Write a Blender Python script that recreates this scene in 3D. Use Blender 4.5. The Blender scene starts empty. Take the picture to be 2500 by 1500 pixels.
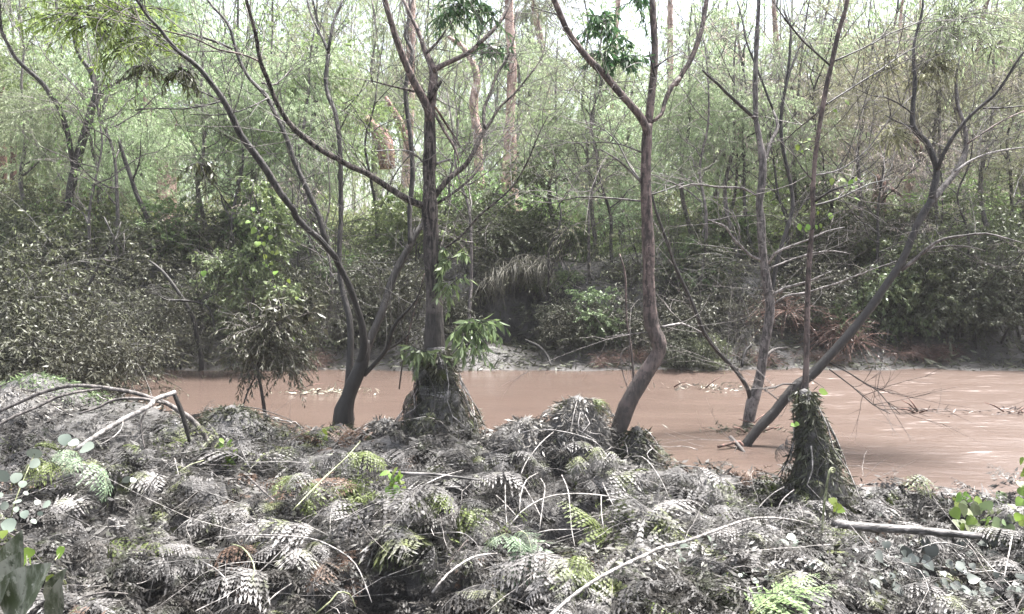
import bpy, math, random
import numpy as np
from mathutils import Vector, Matrix, noise as mnoise
random.seed(7)
scene = bpy.context.scene
COL = scene.collection

# ------------------------------------------------------------------ camera, sky, sun, exposure
CAM_H = 2.3
FPX = 1250.0 / math.tan(math.radians(33.0))          # focal length in photo pixels (2500 wide)
PITCH = math.atan((750 - 597) / FPX)
cam_d = bpy.data.cameras.new('camera'); cam = bpy.data.objects.new('camera', cam_d); COL.objects.link(cam)
cam_d.sensor_fit = 'HORIZONTAL'; cam_d.angle = math.radians(66.0)
cam_d.clip_start = 0.05; cam_d.clip_end = 2000
cam.location = (0, 0, CAM_H); cam.rotation_euler = (math.pi / 2 - PITCH, 0, 0)
scene.camera = cam

world = bpy.data.worlds.new('World'); scene.world = world; world.use_nodes = True
wn, wl = world.node_tree.nodes, world.node_tree.links
sky = wn.new('ShaderNodeTexSky'); sky.sky_type = 'NISHITA'; sky.sun_disc = False
SUN_EL, SUN_AZ = math.radians(70), math.radians(55)
sky.sun_elevation = SUN_EL; sky.sun_rotation = SUN_AZ
sky.air_density = 1.0; sky.dust_density = 4.0; sky.ozone_density = 1.0
hs = wn.new('ShaderNodeHueSaturation'); hs.inputs['Saturation'].default_value = 0.5   # clouded sky: little blue left
wl.new(sky.outputs[0], hs.inputs['Color'])
bg = wn['Background']; bg.inputs['Strength'].default_value = 0.05
wl.new(hs.outputs[0], bg.inputs['Color'])

sd = bpy.data.lights.new('sun', 'SUN'); sun = bpy.data.objects.new('sun', sd); COL.objects.link(sun)
sd.energy = 2.4; sd.angle = math.radians(11); sd.color = (1.0, 0.97, 0.93)
# direction towards the sun (nishita: rotation measured from +Y towards +X)
sv = Vector((math.sin(SUN_AZ) * math.cos(SUN_EL), math.cos(SUN_AZ) * math.cos(SUN_EL), math.sin(SUN_EL)))
sun.rotation_euler = (-sv).to_track_quat('-Z', 'Y').to_euler()

vs = scene.view_settings
vs.view_transform = 'Standard'; vs.look = 'None'; vs.gamma = 1.0; vs.use_curve_mapping = False
vs.exposure = 3.35
scene.cycles.max_bounces = 12; scene.cycles.diffuse_bounces = 8; scene.cycles.transmission_bounces = 8
scene.cycles.volume_bounces = 0; scene.cycles.use_denoising = True

# ------------------------------------------------------------------ pixel helpers
OFF = {1: (0, 0), 2: (825, 0), 3: (1650, 0), 4: (0, 500), 5: (825, 500), 6: (1650, 500), 7: (0, 990), 8: (825, 990), 9: (1650, 990)}
K = 2473 / 850.0
def S(c, x, y): return (OFF[c][0] + x / K, OFF[c][1] + y / K)
def ray(sx, sy):
    xr, yu = (sx - 1250) / FPX, (750 - sy) / FPX
    return np.array([xr, math.cos(PITCH) + yu * math.sin(PITCH), -math.sin(PITCH) + yu * math.cos(PITCH)])
def P(sx, sy, Y):
    d = ray(sx, sy); return np.array([0, 0, CAM_H]) + d * (Y / d[1])
def PX(w, Y): return w / K / FPX * Y                 # width in crop pixels -> metres at depth Y
def to_px(p):
    x, y, z = p[0], p[1], p[2] - CAM_H
    fw = y * math.cos(PITCH) - z * math.sin(PITCH); up = y * math.sin(PITCH) + z * math.cos(PITCH)
    return 1250 + FPX * x / fw, 750 - FPX * up / fw

def sm(a, b, x):
    t = min(1.0, max(0.0, (x - a) / (b - a))); return t * t * (3 - 2 * t)
def nz(x, y, z=0.0): return mnoise.noise(Vector((x, y, z)))

# terrain ----------------------------------------------------------
def near_edge(x): return max(4.9, min(8.6, 7.0 - 0.33 * x)) + 0.25 * nz(x * .7, 3.1)
def far_edge(x): return 14.5 + 0.35 * nz(x * .35, 9.0) + 0.12 * nz(x * 1.3, 4.0)
def hgt(x, y):
    e = near_edge(x)
    near = 0.40 + 0.16 * nz(x * .55, y * .55, 1) + 0.12 * nz(x * 1.4, y * 1.4, 2)
    for (mx, my, r, a) in MOUNDS:
        d2 = ((x - mx) ** 2 + (y - my) ** 2) / (r * r)
        if d2 < 6: near += a * math.exp(-d2)
    if y < e: z = near
    else: z = near + (-0.9 - near) * sm(e, e + 0.75, y)
    f = far_edge(x)
    if y > f - 2.5:
        bed = -0.9 + 0.92 * sm(f - 2.2, f, y)
        bank = 0.25 * sm(f, f + .9, y) + 0.15 * nz(x * .9, y * .9, 5) * sm(f, f + .6, y)
        cliff = math.exp(-((x - 0.7) / 1.0) ** 2)
        w = 2.2 - 1.7 * cliff
        s0 = f + .8 + 1.5 * cliff
        bank += (1.7 + .25 * nz(x * .3, 2.2)) * sm(s0, s0 + w, y) + 0.018 * max(0, y - f - 3) + 0.12 * nz(x * .4, y * .4, 7) * sm(f + 1, f + 3, y)
        z = bed + bank if y > f - 2.2 else -0.9
    return z
MOUNDS = []
def hit(sx, sy, hoff=0.0, y0=1.6, y1=60):
    d = ray(sx, sy); y = y0
    while y < y1:
        p = np.array([0, 0, CAM_H]) + d * (y / d[1])
        if p[2] <= hgt(p[0], y) + hoff: return y
        y += 0.04 if y < 10 else .1
    return y1

# ------------------------------------------------------------------ object helpers
def thing(name, label, cat, loc=(0, 0, 0), group=None):
    o = bpy.data.objects.new(name, None); o.empty_display_size = .1; COL.objects.link(o)
    o.location = Vector([float(v) for v in loc]); o['label'] = label; o['category'] = cat
    if group: o['group'] = group
    return o
def tag(o, label, cat, group=None):
    o['label'] = label; o['category'] = cat
    if group: o['group'] = group
    return o
def put(name, mesh, parent=None, kind=None):
    o = bpy.data.objects.new(name, mesh); COL.objects.link(o)
    if parent: o.parent = parent
    if kind: o['kind'] = kind
    return o
def dup(root):
    r = root.copy(); COL.objects.link(r)
    for ch in list(root.children):
        c = ch.copy(); COL.objects.link(c); c.parent = r
    return r
def nrm(v): return v / np.maximum(1e-9, np.linalg.norm(v, axis=-1, keepdims=True))

class MB:
    """collects vertices and quads/tris, builds one mesh"""
    def __init__(s): s.v = []; s.f4 = []; s.f3 = []; s.m4 = []; s.m3 = []; s.n = 0
    def add(s, v, quads=None, tris=None, mat=0):
        v = np.asarray(v, float).reshape(-1, 3)
        if quads is not None and len(quads):
            q = np.asarray(quads, np.int64).reshape(-1, 4) + s.n; s.f4.append(q); s.m4.append(np.full(len(q), mat))
        if tris is not None and len(tris):
            q = np.asarray(tris, np.int64).reshape(-1, 3) + s.n; s.f3.append(q); s.m3.append(np.full(len(q), mat))
        s.v.append(v); s.n += len(v)
    def tube(s, pts, rad, sides=6, mat=0, rough=0.0, cap=True):
        pts = np.asarray(pts, float); rad = np.asarray(rad, float); n = len(pts)
        t = nrm(np.gradient(pts, axis=0))
        a = np.cross(t[0], [0.3, 0.9, 0.1]); a = a / np.linalg.norm(a)
        ang = np.linspace(0, 2 * math.pi, sides, endpoint=False); V = []
        for i in range(n):
            a = a - t[i] * np.dot(a, t[i]); a = a / max(1e-9, np.linalg.norm(a)); b = np.cross(t[i], a)
            r = np.full(sides, rad[i])
            if rough: r = r * (1 + rough * np.random.default_rng(i * 7 + n).uniform(-1, 1, sides))
            V.append(pts[i] + (np.cos(ang) * r)[:, None] * a + (np.sin(ang) * r)[:, None] * b)
        V = np.concatenate(V); i, j = np.meshgrid(np.arange(n - 1), np.arange(sides), indexing='ij'); j2 = (j + 1) % sides
        q = np.stack([i * sides + j, i * sides + j2, (i + 1) * sides + j2, (i + 1) * sides + j], -1).reshape(-1, 4)
        tr = []
        if cap:
            V = np.concatenate([V, pts[:1], pts[-1:]]); c0, c1 = n * sides, n * sides + 1
            for k in range(sides):
                k2 = (k + 1) % sides; tr += [(c0, k2, k), (c1, (n - 1) * sides + k, (n - 1) * sides + k2)]
        s.add(V, q, tr, mat)
    def kites(s, base, d, side, L, W, mat=0, mid=.42):
        L = L[:, None]; W = W[:, None]
        up = np.cross(d, side)
        v = np.stack([base, base + d * L * mid + side * W * .5, base + d * L + up * L * -.08, base + d * L * mid - side * W * .5], 1)
        n = len(base)
        s.add(v.reshape(-1, 3), np.arange(n * 4).reshape(n, 4), None, mat)
    def tritwigs(s, pts, r0, r1, mat=0):
        """pts (M,T,3): M thin three-sided twigs"""
        M, T, _ = pts.shape
        d = nrm(pts[:, -1] - pts[:, 0]); a = nrm(np.cross(d, np.array([.31, .77, .55]))); b = np.cross(d, a)
        r = np.linspace(r0, r1, T)[None, :, None, None]
        ang = np.arange(3) * 2 * math.pi / 3
        ring = a[:, None, :] * np.cos(ang)[None, :, None] + b[:, None, :] * np.sin(ang)[None, :, None]
        V = pts[:, :, None, :] + ring[:, None] * r
        base = (np.arange(M) * T * 3)[:, None, None]; t = np.arange(T - 1)[None, :, None]; k = np.arange(3)[None, None, :]
        k2 = (k + 1) % 3
        q = np.stack([base + t * 3 + k, base + t * 3 + k2, base + (t + 1) * 3 + k2, base + (t + 1) * 3 + k], -1).reshape(-1, 4)
        s.add(V.reshape(-1, 3), q, None, mat)
    def mesh(s, name, mats, origin=(0, 0, 0), smooth=True):
        me = bpy.data.meshes.new(name)
        v = np.concatenate(s.v) - np.asarray([float(c) for c in origin])
        f4 = np.concatenate(s.f4) if s.f4 else np.zeros((0, 4), int); f3 = np.concatenate(s.f3) if s.f3 else np.zeros((0, 3), int)
        me.vertices.add(len(v)); me.vertices.foreach_set('co', v.astype(np.float32).ravel())
        loops = np.concatenate([f4.ravel(), f3.ravel()]); me.loops.add(len(loops)); me.loops.foreach_set('vertex_index', loops.astype(np.int32))
        st = np.concatenate([np.arange(len(f4)) * 4, len(f4) * 4 + np.arange(len(f3)) * 3])
        me.polygons.add(len(st)); me.polygons.foreach_set('loop_start', st.astype(np.int32))
        mi = np.concatenate(s.m4 + s.m3) if (s.m4 or s.m3) else np.zeros(len(st))
        me.polygons.foreach_set('material_index', mi.astype(np.int32))
        if smooth: me.polygons.foreach_set('use_smooth', np.ones(len(st), bool))
        for m in (mats if isinstance(mats, (list, tuple)) else [mats]): me.materials.append(m)
        me.update(calc_edges=True); me.validate(clean_customdata=False)
        return me
    def build(s, name, mats, parent=None, kind=None, smooth=True):
        org = parent.location if parent else (0, 0, 0)
        if parent and parent.parent: org = parent.parent.location + parent.location
        return put(name, s.mesh(name, mats, org, smooth), parent, kind)

def smooth_line(pts, n=None, seg=0.12):
    """Catmull-Rom through rows (x,y,z,r)"""
    p = np.asarray(pts, float)
    if len(p) == 2: p = np.array([p[0], (p[0] + p[1]) / 2, p[1]])
    e = np.concatenate([2 * p[:1] - p[1:2], p, 2 * p[-1:] - p[-2:-1]]); out = []
    for i in range(1, len(e) - 2):
        m = n or max(2, int(np.linalg.norm((e[i + 1] - e[i])[:3]) / seg))
        t = np.linspace(0, 1, m, endpoint=False)[:, None]
        a, b, c, d = e[i - 1], e[i], e[i + 1], e[i + 2]
        out.append(.5 * (2 * b + (c - a) * t + (2 * a - 5 * b + 4 * c - d) * t ** 2 + (3 * b - a - 3 * c + d) * t ** 3))
    out.append(p[-1:]); return np.concatenate(out)

# ------------------------------------------------------------------ materials
def new_mat(name):
    m = bpy.data.materials.new(name); m.use_nodes = True; nt = m.node_tree
    return m, nt.nodes, nt.links, nt.nodes['Principled BSDF'], nt.nodes['Material Output']
def mixc(n, l, fac, a, b):
    x = n.new('ShaderNodeMix'); x.data_type = 'RGBA'
    for s_, v in ((0, fac), (6, a), (7, b)):
        if hasattr(v, 'node'): l.new(v, x.inputs[s_])
        else: x.inputs[s_].default_value = v if s_ == 0 else (*v, 1)
    return x.outputs[2]
def ramp(n, l, src, a, b):
    r = n.new('ShaderNodeMapRange'); r.interpolation_type = 'SMOOTHSTEP'; l.new(src, r.inputs[0]); r.inputs[1].default_value = a; r.inputs[2].default_value = b
    return r.outputs[0]
def math_(n, l, op, a, b):
    x = n.new('ShaderNodeMath'); x.operation = op
    for i, v in enumerate((a, b)):
        if hasattr(v, 'node'): l.new(v, x.inputs[i])
        else: x.inputs[i].default_value = v
    return x.outputs[0]
def noise_(n, l, vec, scale, detail=3, rough=.6):
    t = n.new('ShaderNodeTexNoise'); t.inputs['Scale'].default_value = scale; t.inputs['Detail'].default_value = detail; t.inputs['Roughness'].default_value = rough
    if vec is not None: l.new(vec, t.inputs['Vector'])
    return t.outputs['Fac']
MUD = (0.17, 0.158, 0.146)

def leaf_mat(name, ca, cb, mud=None, mudcol=MUD, lo=1.8, hi=4.2, base_mud=0.0, trans=.4, rough=.5, spec=.4):
    """leaf colours vary leaf by leaf; a coat of silt below the flood line (world height)"""
    m, n, l, bs, out = new_mat(name)
    g = n.new('ShaderNodeNewGeometry'); oi = n.new('ShaderNodeObjectInfo')
    c = mixc(n, l, g.outputs['Random Per Island'], ca, cb)
    hv = n.new('ShaderNodeHueSaturation'); l.new(c, hv.inputs['Color'])
    v = math_(n, l, 'MULTIPLY_ADD', oi.outputs['Random'], .5); v.node.inputs[2].default_value = .75; l.new(v, hv.inputs['Value'])
    h = math_(n, l, 'MULTIPLY_ADD', oi.outputs['Random'], .05); h.node.inputs[2].default_value = .475; l.new(h, hv.inputs['Hue'])
    c = hv.outputs[0]; fac = None
    if mud:
        sp = n.new('ShaderNodeSeparateXYZ'); l.new(g.outputs['Position'], sp.inputs[0])
        nn = noise_(n, l, g.outputs['Position'], 1.1, 3)
        zz = math_(n, l, 'MULTIPLY_ADD', nn, 2.4); zz.node.inputs[2].default_value = -1.2
        zz = math_(n, l, 'ADD', zz, sp.outputs[2])
        ri = math_(n, l, 'MULTIPLY_ADD', g.outputs['Random Per Island'], 1.4); ri.node.inputs[2].default_value = -.7
        zz = math_(n, l, 'ADD', zz, ri)
        r = n.new('ShaderNodeMapRange'); l.new(zz, r.inputs[0])
        r.inputs[1].default_value = lo; r.inputs[2].default_value = hi; r.inputs[3].default_value = mud; r.inputs[4].default_value = base_mud
        fac = r.outputs[0]
        mc = mixc(n, l, noise_(n, l, g.outputs['Position'], 9, 2), tuple(v * .55 for v in mudcol), tuple(v * 1.3 for v in mudcol))
        c = mixc(n, l, fac, c, mc)
    l.new(c, bs.inputs['Base Color']); bs.inputs['Roughness'].default_value = rough; bs.inputs['Specular IOR Level'].default_value = spec
    tr = n.new('ShaderNodeBsdfTranslucent'); l.new(c, tr.inputs['Color'])
    mx = n.new('ShaderNodeMixShader')
    if fac is not None:
        inv = math_(n, l, 'MULTIPLY_ADD', fac, -trans * .7); inv.node.inputs[2].default_value = trans; l.new(inv, mx.inputs[0])
    else: mx.inputs[0].default_value = trans
    l.new(bs.outputs[0], mx.inputs[1]); l.new(tr.outputs[0], mx.inputs[2]); l.new(mx.outputs[0], out.inputs['Surface'])
    return m

def bark_mat(name, ca, cb, mudhi=None, sc=(28, 28, 5), bump=.5, rough=.75, dist=.012, mudcol=(.062, .056, .052)):
    m, n, l, bs, out = new_mat(name)
    tc = n.new('ShaderNodeNewGeometry'); mp = n.new('ShaderNodeMapping'); mp.inputs['Scale'].default_value = sc
    l.new(tc.outputs['Position'], mp.inputs['Vector'])
    f = noise_(n, l, mp.outputs[0], 1, 5, .65); f2 = noise_(n, l, tc.outputs['Position'], 3, 3)
    c = mixc(n, l, ramp(n, l, f, .40, .62), tuple(v * .7 for v in ca), tuple(v * 1.15 for v in cb))
    c = mixc(n, l, ramp(n, l, f2, .55, .75), c, tuple(min(1, v * 1.5 + .02) for v in cb))
    f3 = noise_(n, l, tc.outputs['Position'], 16, 4, .7); c = mixc(n, l, ramp(n, l, f3, .52, .68), c, tuple(v * .45 for v in ca)); c = mixc(n, l, ramp(n, l, f3, .42, .33), c, tuple(min(.6, v * 1.35 + .015) for v in cb))
    if mudhi:
        sp = n.new('ShaderNodeSeparateXYZ'); l.new(tc.outputs['Position'], sp.inputs[0])
        z = math_(n, l, 'MULTIPLY_ADD', f2, 1.6); z.node.inputs[2].default_value = -.8
        z = math_(n, l, 'ADD', z, sp.outputs[2])
        r = n.new('ShaderNodeMapRange'); l.new(z, r.inputs[0]); r.inputs[1].default_value = mudhi - .6; r.inputs[2].default_value = mudhi + .6
        r.inputs[3].default_value = .9; r.inputs[4].default_value = 0
        mc = mixc(n, l, f, tuple(v * .45 for v in mudcol), tuple(v * 1.25 for v in mudcol))
        c = mixc(n, l, r.outputs[0], c, mc)
    l.new(c, bs.inputs['Base Color']); bs.inputs['Roughness'].default_value = rough; bs.inputs['Specular IOR Level'].default_value = .35
    b = n.new('ShaderNodeBump'); b.inputs['Strength'].default_value = bump; b.inputs['Distance'].default_value = dist
    l.new(f, b.inputs['Height']); l.new(b.outputs[0], bs.inputs['Normal'])
    return m

M = {}
M['bark_rough'] = bark_mat('fissured_bark', (.016, .014, .013), (.115, .095, .085), 2.1, (45, 45, 7), 1.0, .8, .05)
M['bark_red'] = bark_mat('smooth_reddish_bark', (.05, .038, .034), (.125, .09, .08), 1.3, (34, 34, 9), .8, .65, .02)
M['bark_dark'] = bark_mat('wet_dark_bark', (.012, .011, .010), (.046, .04, .037), 2.6, (34, 34, 8), .7, .55, .02, (.03, .027, .025))
M['bark_grey'] = bark_mat('grey_bark', (.055, .049, .046), (.13, .115, .108), None, (34, 34, 9), .7, .65, .016)
M['bark_pale'] = bark_mat('pale_bare_wood', (.13, .12, .112), (.27, .25, .24), None, (25, 25, 8), .3, .6, .004)
M['bark_paper'] = bark_mat('pink_paper_bark', (.25, .155, .13), (.46, .33, .29), 2.6, (7, 7, 1.6), .6, .85, .03)
M['bark_brown'] = bark_mat('brown_bark', (.06, .036, .028), (.17, .10, .08), None, (14, 14, 4), .5, .8, .01)
M['bark_redbrown'] = bark_mat('red_brown_bark', (.12, .062, .05), (.26, .15, .125), None, (14, 14, 4), .5, .8, .02)
M['stalk'] = bark_mat('silt_coated_stalk', (.13, .12, .112), (.30, .28, .265), None, (30, 30, 30), .2, .45, .003)
M['stalk_dull'] = bark_mat('dull_frond_stalk', (.07, .065, .06), (.17, .16, .15), None, (30, 30, 30), .2, .45, .003)
M['log'] = bark_mat('silt_coated_log', (.045, .042, .04), (.14, .13, .125), None, (5, 40, 40), .7, .5, .012)
M['stalk_green'] = bark_mat('greenish_stalk', (.13, .145, .07), (.26, .27, .16), None, (30, 30, 30), .2, .45, .003)

M['leaf_light_glare'] = leaf_mat('glare_paled_green_leaf', (.22, .30, .15), (.41, .49, .31), .4, lo=.8, hi=2.6, trans=.5)  # leaf greens raised pale, painting the canopy's hazy glare into their colour
M['leaf_mid'] = leaf_mat('mid_green_leaf', (.12, .21, .06), (.26, .37, .14), .5, lo=.8, hi=3.0, trans=.45)
M['leaf_olive'] = leaf_mat('olive_leaf', (.20, .21, .11), (.36, .37, .23), .6, lo=1.0, hi=3.4, trans=.45)
M['leaf_brown'] = leaf_mat('brown_needle', (.27, .22, .19), (.44, .38, .34), .4, lo=1.0, hi=3.4, trans=.4)
M['leaf_bank'] = leaf_mat('silted_bank_leaf', (.026, .034, .012), (.085, .10, .038), .55, mudcol=(.062, .058, .05), lo=1.4, hi=3.4, trans=.3, rough=.5)  # silted leaf, colour also darkened to paint in deeper bank shadows
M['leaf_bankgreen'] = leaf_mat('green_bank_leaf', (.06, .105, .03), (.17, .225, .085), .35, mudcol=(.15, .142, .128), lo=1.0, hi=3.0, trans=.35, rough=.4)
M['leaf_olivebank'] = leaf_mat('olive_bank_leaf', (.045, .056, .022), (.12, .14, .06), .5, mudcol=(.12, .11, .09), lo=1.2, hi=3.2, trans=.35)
M['leaf_litter'] = leaf_mat('silted_litter', (.07, .062, .045), (.16, .15, .12), .8, lo=8, hi=9, trans=.1, rough=.42)
M['leaf_red'] = leaf_mat('dead_reddish_leaf', (.065, .042, .034), (.14, .10, .085), .5, lo=.6, hi=2, trans=.2)
M['leaf_deep'] = leaf_mat('dark_green_leaf', (.03, .075, .03), (.08, .14, .055), None, trans=.4, rough=.35)
M['leaf_vivid'] = leaf_mat('vivid_green_leaf', (.08, .15, .03), (.20, .29, .09), None, trans=.5, rough=.4)
M['leaf_fresh'] = leaf_mat('fresh_green_leaf', (.14, .23, .05), (.26, .37, .12), None, trans=.6, rough=.45)
M['leaf_lime'] = leaf_mat('lime_leaf', (.085, .15, .025), (.20, .28, .06), None, trans=.5, rough=.4)
M['leaf_grass'] = leaf_mat('forest_grass_blade', (.13, .19, .06), (.30, .34, .15), None, trans=.4)
M['leaf_drybank'] = leaf_mat('silted_hanging_blade', (.045, .045, .028), (.15, .145, .10), .5, mudcol=(.10, .095, .085), lo=1.0, hi=3.5, trans=.2)
M['leaf_dry'] = leaf_mat('dry_grass_blade', (.20, .185, .13), (.36, .34, .26), .5, lo=1.0, hi=3.5, trans=.2)

def fern_mat(name, green, mud_amt, mudcol=(.205, .195, .19)):
    m, n, l, bs, out = new_mat(name)
    g = n.new('ShaderNodeNewGeometry'); oi = n.new('ShaderNodeObjectInfo')
    gc = mixc(n, l, g.outputs['Random Per Island'], tuple(v * .65 for v in green), tuple(v * 1.25 for v in green))
    mc = mixc(n, l, ramp(n, l, noise_(n, l, g.outputs['Position'], 4.0, 5, .7), .36, .64), tuple(v * .3 for v in mudcol), tuple(v * 1.25 for v in mudcol))
    dv = n.new('ShaderNodeHueSaturation'); l.new(mc, dv.inputs['Color']); q = math_(n, l, 'MULTIPLY_ADD', oi.outputs['Random'], .95); q.node.inputs[2].default_value = .17; l.new(q, dv.inputs['Value']); mc = dv.outputs[0]
    a = noise_(n, l, g.outputs['Position'], 4.5, 3)
    a = math_(n, l, 'ADD', a, math_(n, l, 'MULTIPLY', oi.outputs['Random'], .35))
    f = ramp(n, l, a, mud_amt, mud_amt + .22)
    c = mixc(n, l, f, mc, gc)
    l.new(c, bs.inputs['Base Color']); bs.inputs['Roughness'].default_value = .5; bs.inputs['Specular IOR Level'].default_value = .3
    tr = n.new('ShaderNodeBsdfTranslucent'); l.new(c, tr.inputs['Color']); mx = n.new('ShaderNodeMixShader'); mx.inputs[0].default_value = .15
    l.new(bs.outputs[0], mx.inputs[1]); l.new(tr.outputs[0], mx.inputs[2]); l.new(mx.outputs[0], out.inputs['Surface'])
    return m
M['fern_mud'] = fern_mat('silt_coated_fern', (.10, .115, .04), .72)
M['litter_shade'] = fern_mat('shade_darkened_litter', (.02, .024, .01), .75, (.06, .055, .05))  # litter darkened so the shade between fronds is painted into its colour
M['fern_half'] = fern_mat('half_silted_fern', (.095, .12, .035), .55)
M['fern_dead'] = fern_mat('dead_brown_fern', (.11, .07, .05), .35, (.20, .175, .155))
M['fern_mint'] = fern_mat('pale_mint_fern', (.15, .205, .13), .42, (.25, .27, .22))
M['fern_green'] = fern_mat('fresh_green_fern', (.14, .20, .085), .15, (.22, .25, .16))

def ground_mat():
    m, n, l, bs, out = new_mat('silt_ground')
    g = n.new('ShaderNodeNewGeometry')
    a = noise_(n, l, g.outputs['Position'], 2.2, 5); b = noise_(n, l, g.outputs['Position'], 18, 4)
    c = mixc(n, l, ramp(n, l, a, .35, .7), (.018, .016, .014), (.085, .08, .078))  # silt darkened too, painting shade into the gaps between plants
    c = mixc(n, l, ramp(n, l, b, .5, .75), c, (.04, .036, .03))
    sp = n.new('ShaderNodeSeparateXYZ'); l.new(g.outputs['Position'], sp.inputs[0])
    c = mixc(n, l, ramp(n, l, sp.outputs[1], 18.0, 22), c, mixc(n, l, b, (.10, .12, .05), (.22, .22, .12)))
    l.new(c, bs.inputs['Base Color']); bs.inputs['Roughness'].default_value = .5
    bp = n.new('ShaderNodeBump'); bp.inputs['Strength'].default_value = .8; bp.inputs['Distance'].default_value = .05; l.new(b, bp.inputs['Height']); l.new(bp.outputs[0], bs.inputs['Normal'])
    return m
def water_mat():
    m, n, l, bs, out = new_mat('muddy_water')
    g = n.new('ShaderNodeNewGeometry'); mp = n.new('ShaderNodeMapping'); mp.inputs['Scale'].default_value = (.7, 2.6, 1)
    mp.inputs['Rotation'].default_value = (0, 0, math.radians(8)); l.new(g.outputs['Position'], mp.inputs['Vector'])
    sp = n.new('ShaderNodeSeparateXYZ'); l.new(g.outputs['Position'], sp.inputs[0])
    swift = ramp(n, l, sp.outputs[0], .5, 5.5)
    a = noise_(n, l, mp.outputs[0], .9, 4); b = noise_(n, l, mp.outputs[0], 3.6, 6, .62)
    c = mixc(n, l, a, (.066, .047, .039), (.086, .063, .053))
    mp2 = n.new('ShaderNodeMapping'); mp2.inputs['Scale'].default_value = (.55, 5.5, 1); mp2.inputs['Rotation'].default_value = (0, 0, math.radians(6)); l.new(g.outputs['Position'], mp2.inputs['Vector'])
    fo = noise_(n, l, mp2.outputs[0], 2.2, 8, .7)
    th = math_(n, l, 'MULTIPLY_ADD', swift, .13); th.node.inputs[2].default_value = -.09
    foam = ramp(n, l, math_(n, l, 'ADD', fo, th), .62, .74)
    c = mixc(n, l, math_(n, l, 'MULTIPLY', foam, .75), c, (.55, .48, .46))
    l.new(c, bs.inputs['Base Color']); l.new(math_(n, l, 'MULTIPLY_ADD', swift, .22), bs.inputs['Roughness']); bs.inputs['Roughness'].links[0].from_node.inputs[2].default_value = .1; bs.inputs['IOR'].default_value = 1.33
    bp = n.new('ShaderNodeBump'); bp.inputs['Distance'].default_value = .08
    st = math_(n, l, 'MULTIPLY_ADD', swift, .3); st.node.inputs[2].default_value = .09; l.new(st, bp.inputs['Strength'])
    l.new(b, bp.inputs['Height']); l.new(bp.outputs[0], bs.inputs['Normal'])
    return m
M['ground'] = ground_mat(); M['water'] = water_mat()

# ------------------------------------------------------------------ ground, water
MOUNDS += [(-2.6, 6.6, .8, .12), (-.72, 7.0, .5, .2), (.75, 6.5, .6, .15), (2.1, 5.5, .6, -.1), (3.2, 5.2, 1.0, -.14), (-1.5, 5.3, .5, .3), (.2, 5.0, .5, -.3), (-3.2, 4.6, .7, .28),
           (-1.0, 3.9, .28, -.4), (1.4, 4.2, .7, .2), (-4.6, 7.4, 1.2, .3), (2.9, 4.0, .6, -.25), (-.2, 3.6, .25, -.45), (-1.9, 3.7, .25, -.35), (-2.2, 5.0, .3, -.3), (.9, 3.6, .3, .12), (-.6, 4.6, .3, .2), (-2.5, 4.0, .3, -.3)]
PITS = []
for (c, x, y, r) in ((7, 860, 420, .20), (7, 560, 640, .22), (7, 1010, 790, .22), (7, 1310, 1250, .26), (7, 1690, 1120, .20), (7, 1700, 640, .2), (8, 100, 560, .26), (8, 640, 1280, .26), (8, 900, 1180, .24), (8, 1400, 760, .34), (8, 1680, 740, .3), (8, 2050, 500, .2), (8, 240, 1010, .2), (8, 2380, 1250, .2), (9, 320, 560, .2), (9, 1180, 1290, .2), (9, 2220, 1000, .22), (9, 60, 1130, .16), (7, 250, 600, .2), (9, 1900, 1390, .2)):
    sx, sy = S(c, x, y); Y = hit(sx, sy, .1, 1.6, 9); p = P(sx, sy, Y); PITS.append((p[0], Y - .02, r))
MOUNDS += [(px_, py_, r_ * .85, -.5) for px_, py_, r_ in PITS]
def in_pit(x, y, k=1.0): return any((x - a) ** 2 + ((y - b) * .8) ** 2 < (r_ * k) ** 2 for a, b, r_ in PITS)
xs = np.concatenate([np.linspace(-150, -16, 18), np.linspace(-14, -6, 32), np.linspace(-5.8, 5.8, 150), np.linspace(6, 14, 32), np.linspace(16, 150, 18)])
ys = np.concatenate([np.linspace(-150, -2, 12), np.linspace(-1, 1.4, 6), np.linspace(1.6, 9.6, 110), np.linspace(9.9, 13, 8), np.linspace(13.2, 20, 48), np.linspace(20.5, 40, 28), np.linspace(44, 150, 16)])
gv = np.array([[x, y, hgt(x, y)] for y in ys for x in xs]); nx, ny = len(xs), len(ys)
i, j = np.meshgrid(np.arange(ny - 1), np.arange(nx - 1), indexing='ij')
gq = np.stack([i * nx + j, i * nx + j + 1, (i + 1) * nx + j + 1, (i + 1) * nx + j], -1).reshape(-1, 4)
mb = MB(); mb.add(gv, gq); mb.build('ground', M['ground'], kind='structure')
mb = MB(); wx = np.concatenate([np.linspace(-149, -13, 8), np.linspace(-12, 12, 161), np.linspace(13, 149, 8)]); wy = np.linspace(4.2, 16.2, 121)
def wz(x, y):
    s = .25 + .75 * sm(.5, 5, x)
    return s * (.03 * nz(x * .8 - .2 * y, y * 2.2, 3) + .014 * nz(x * 2.2, y * 6, 6)) if abs(x) < 12.5 else 0
wv = np.array([[x, y, wz(x, y)] for y in wy for x in wx]); nx, ny = len(wx), len(wy)
i, j = np.meshgrid(np.arange(ny - 1), np.arange(nx - 1), indexing='ij')
mb.add(wv, np.stack([i * nx + j, i * nx + j + 1, (i + 1) * nx + j + 1, (i + 1) * nx + j], -1).reshape(-1, 4)); mb.build('creek_water', M['water'], kind='structure')

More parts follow.
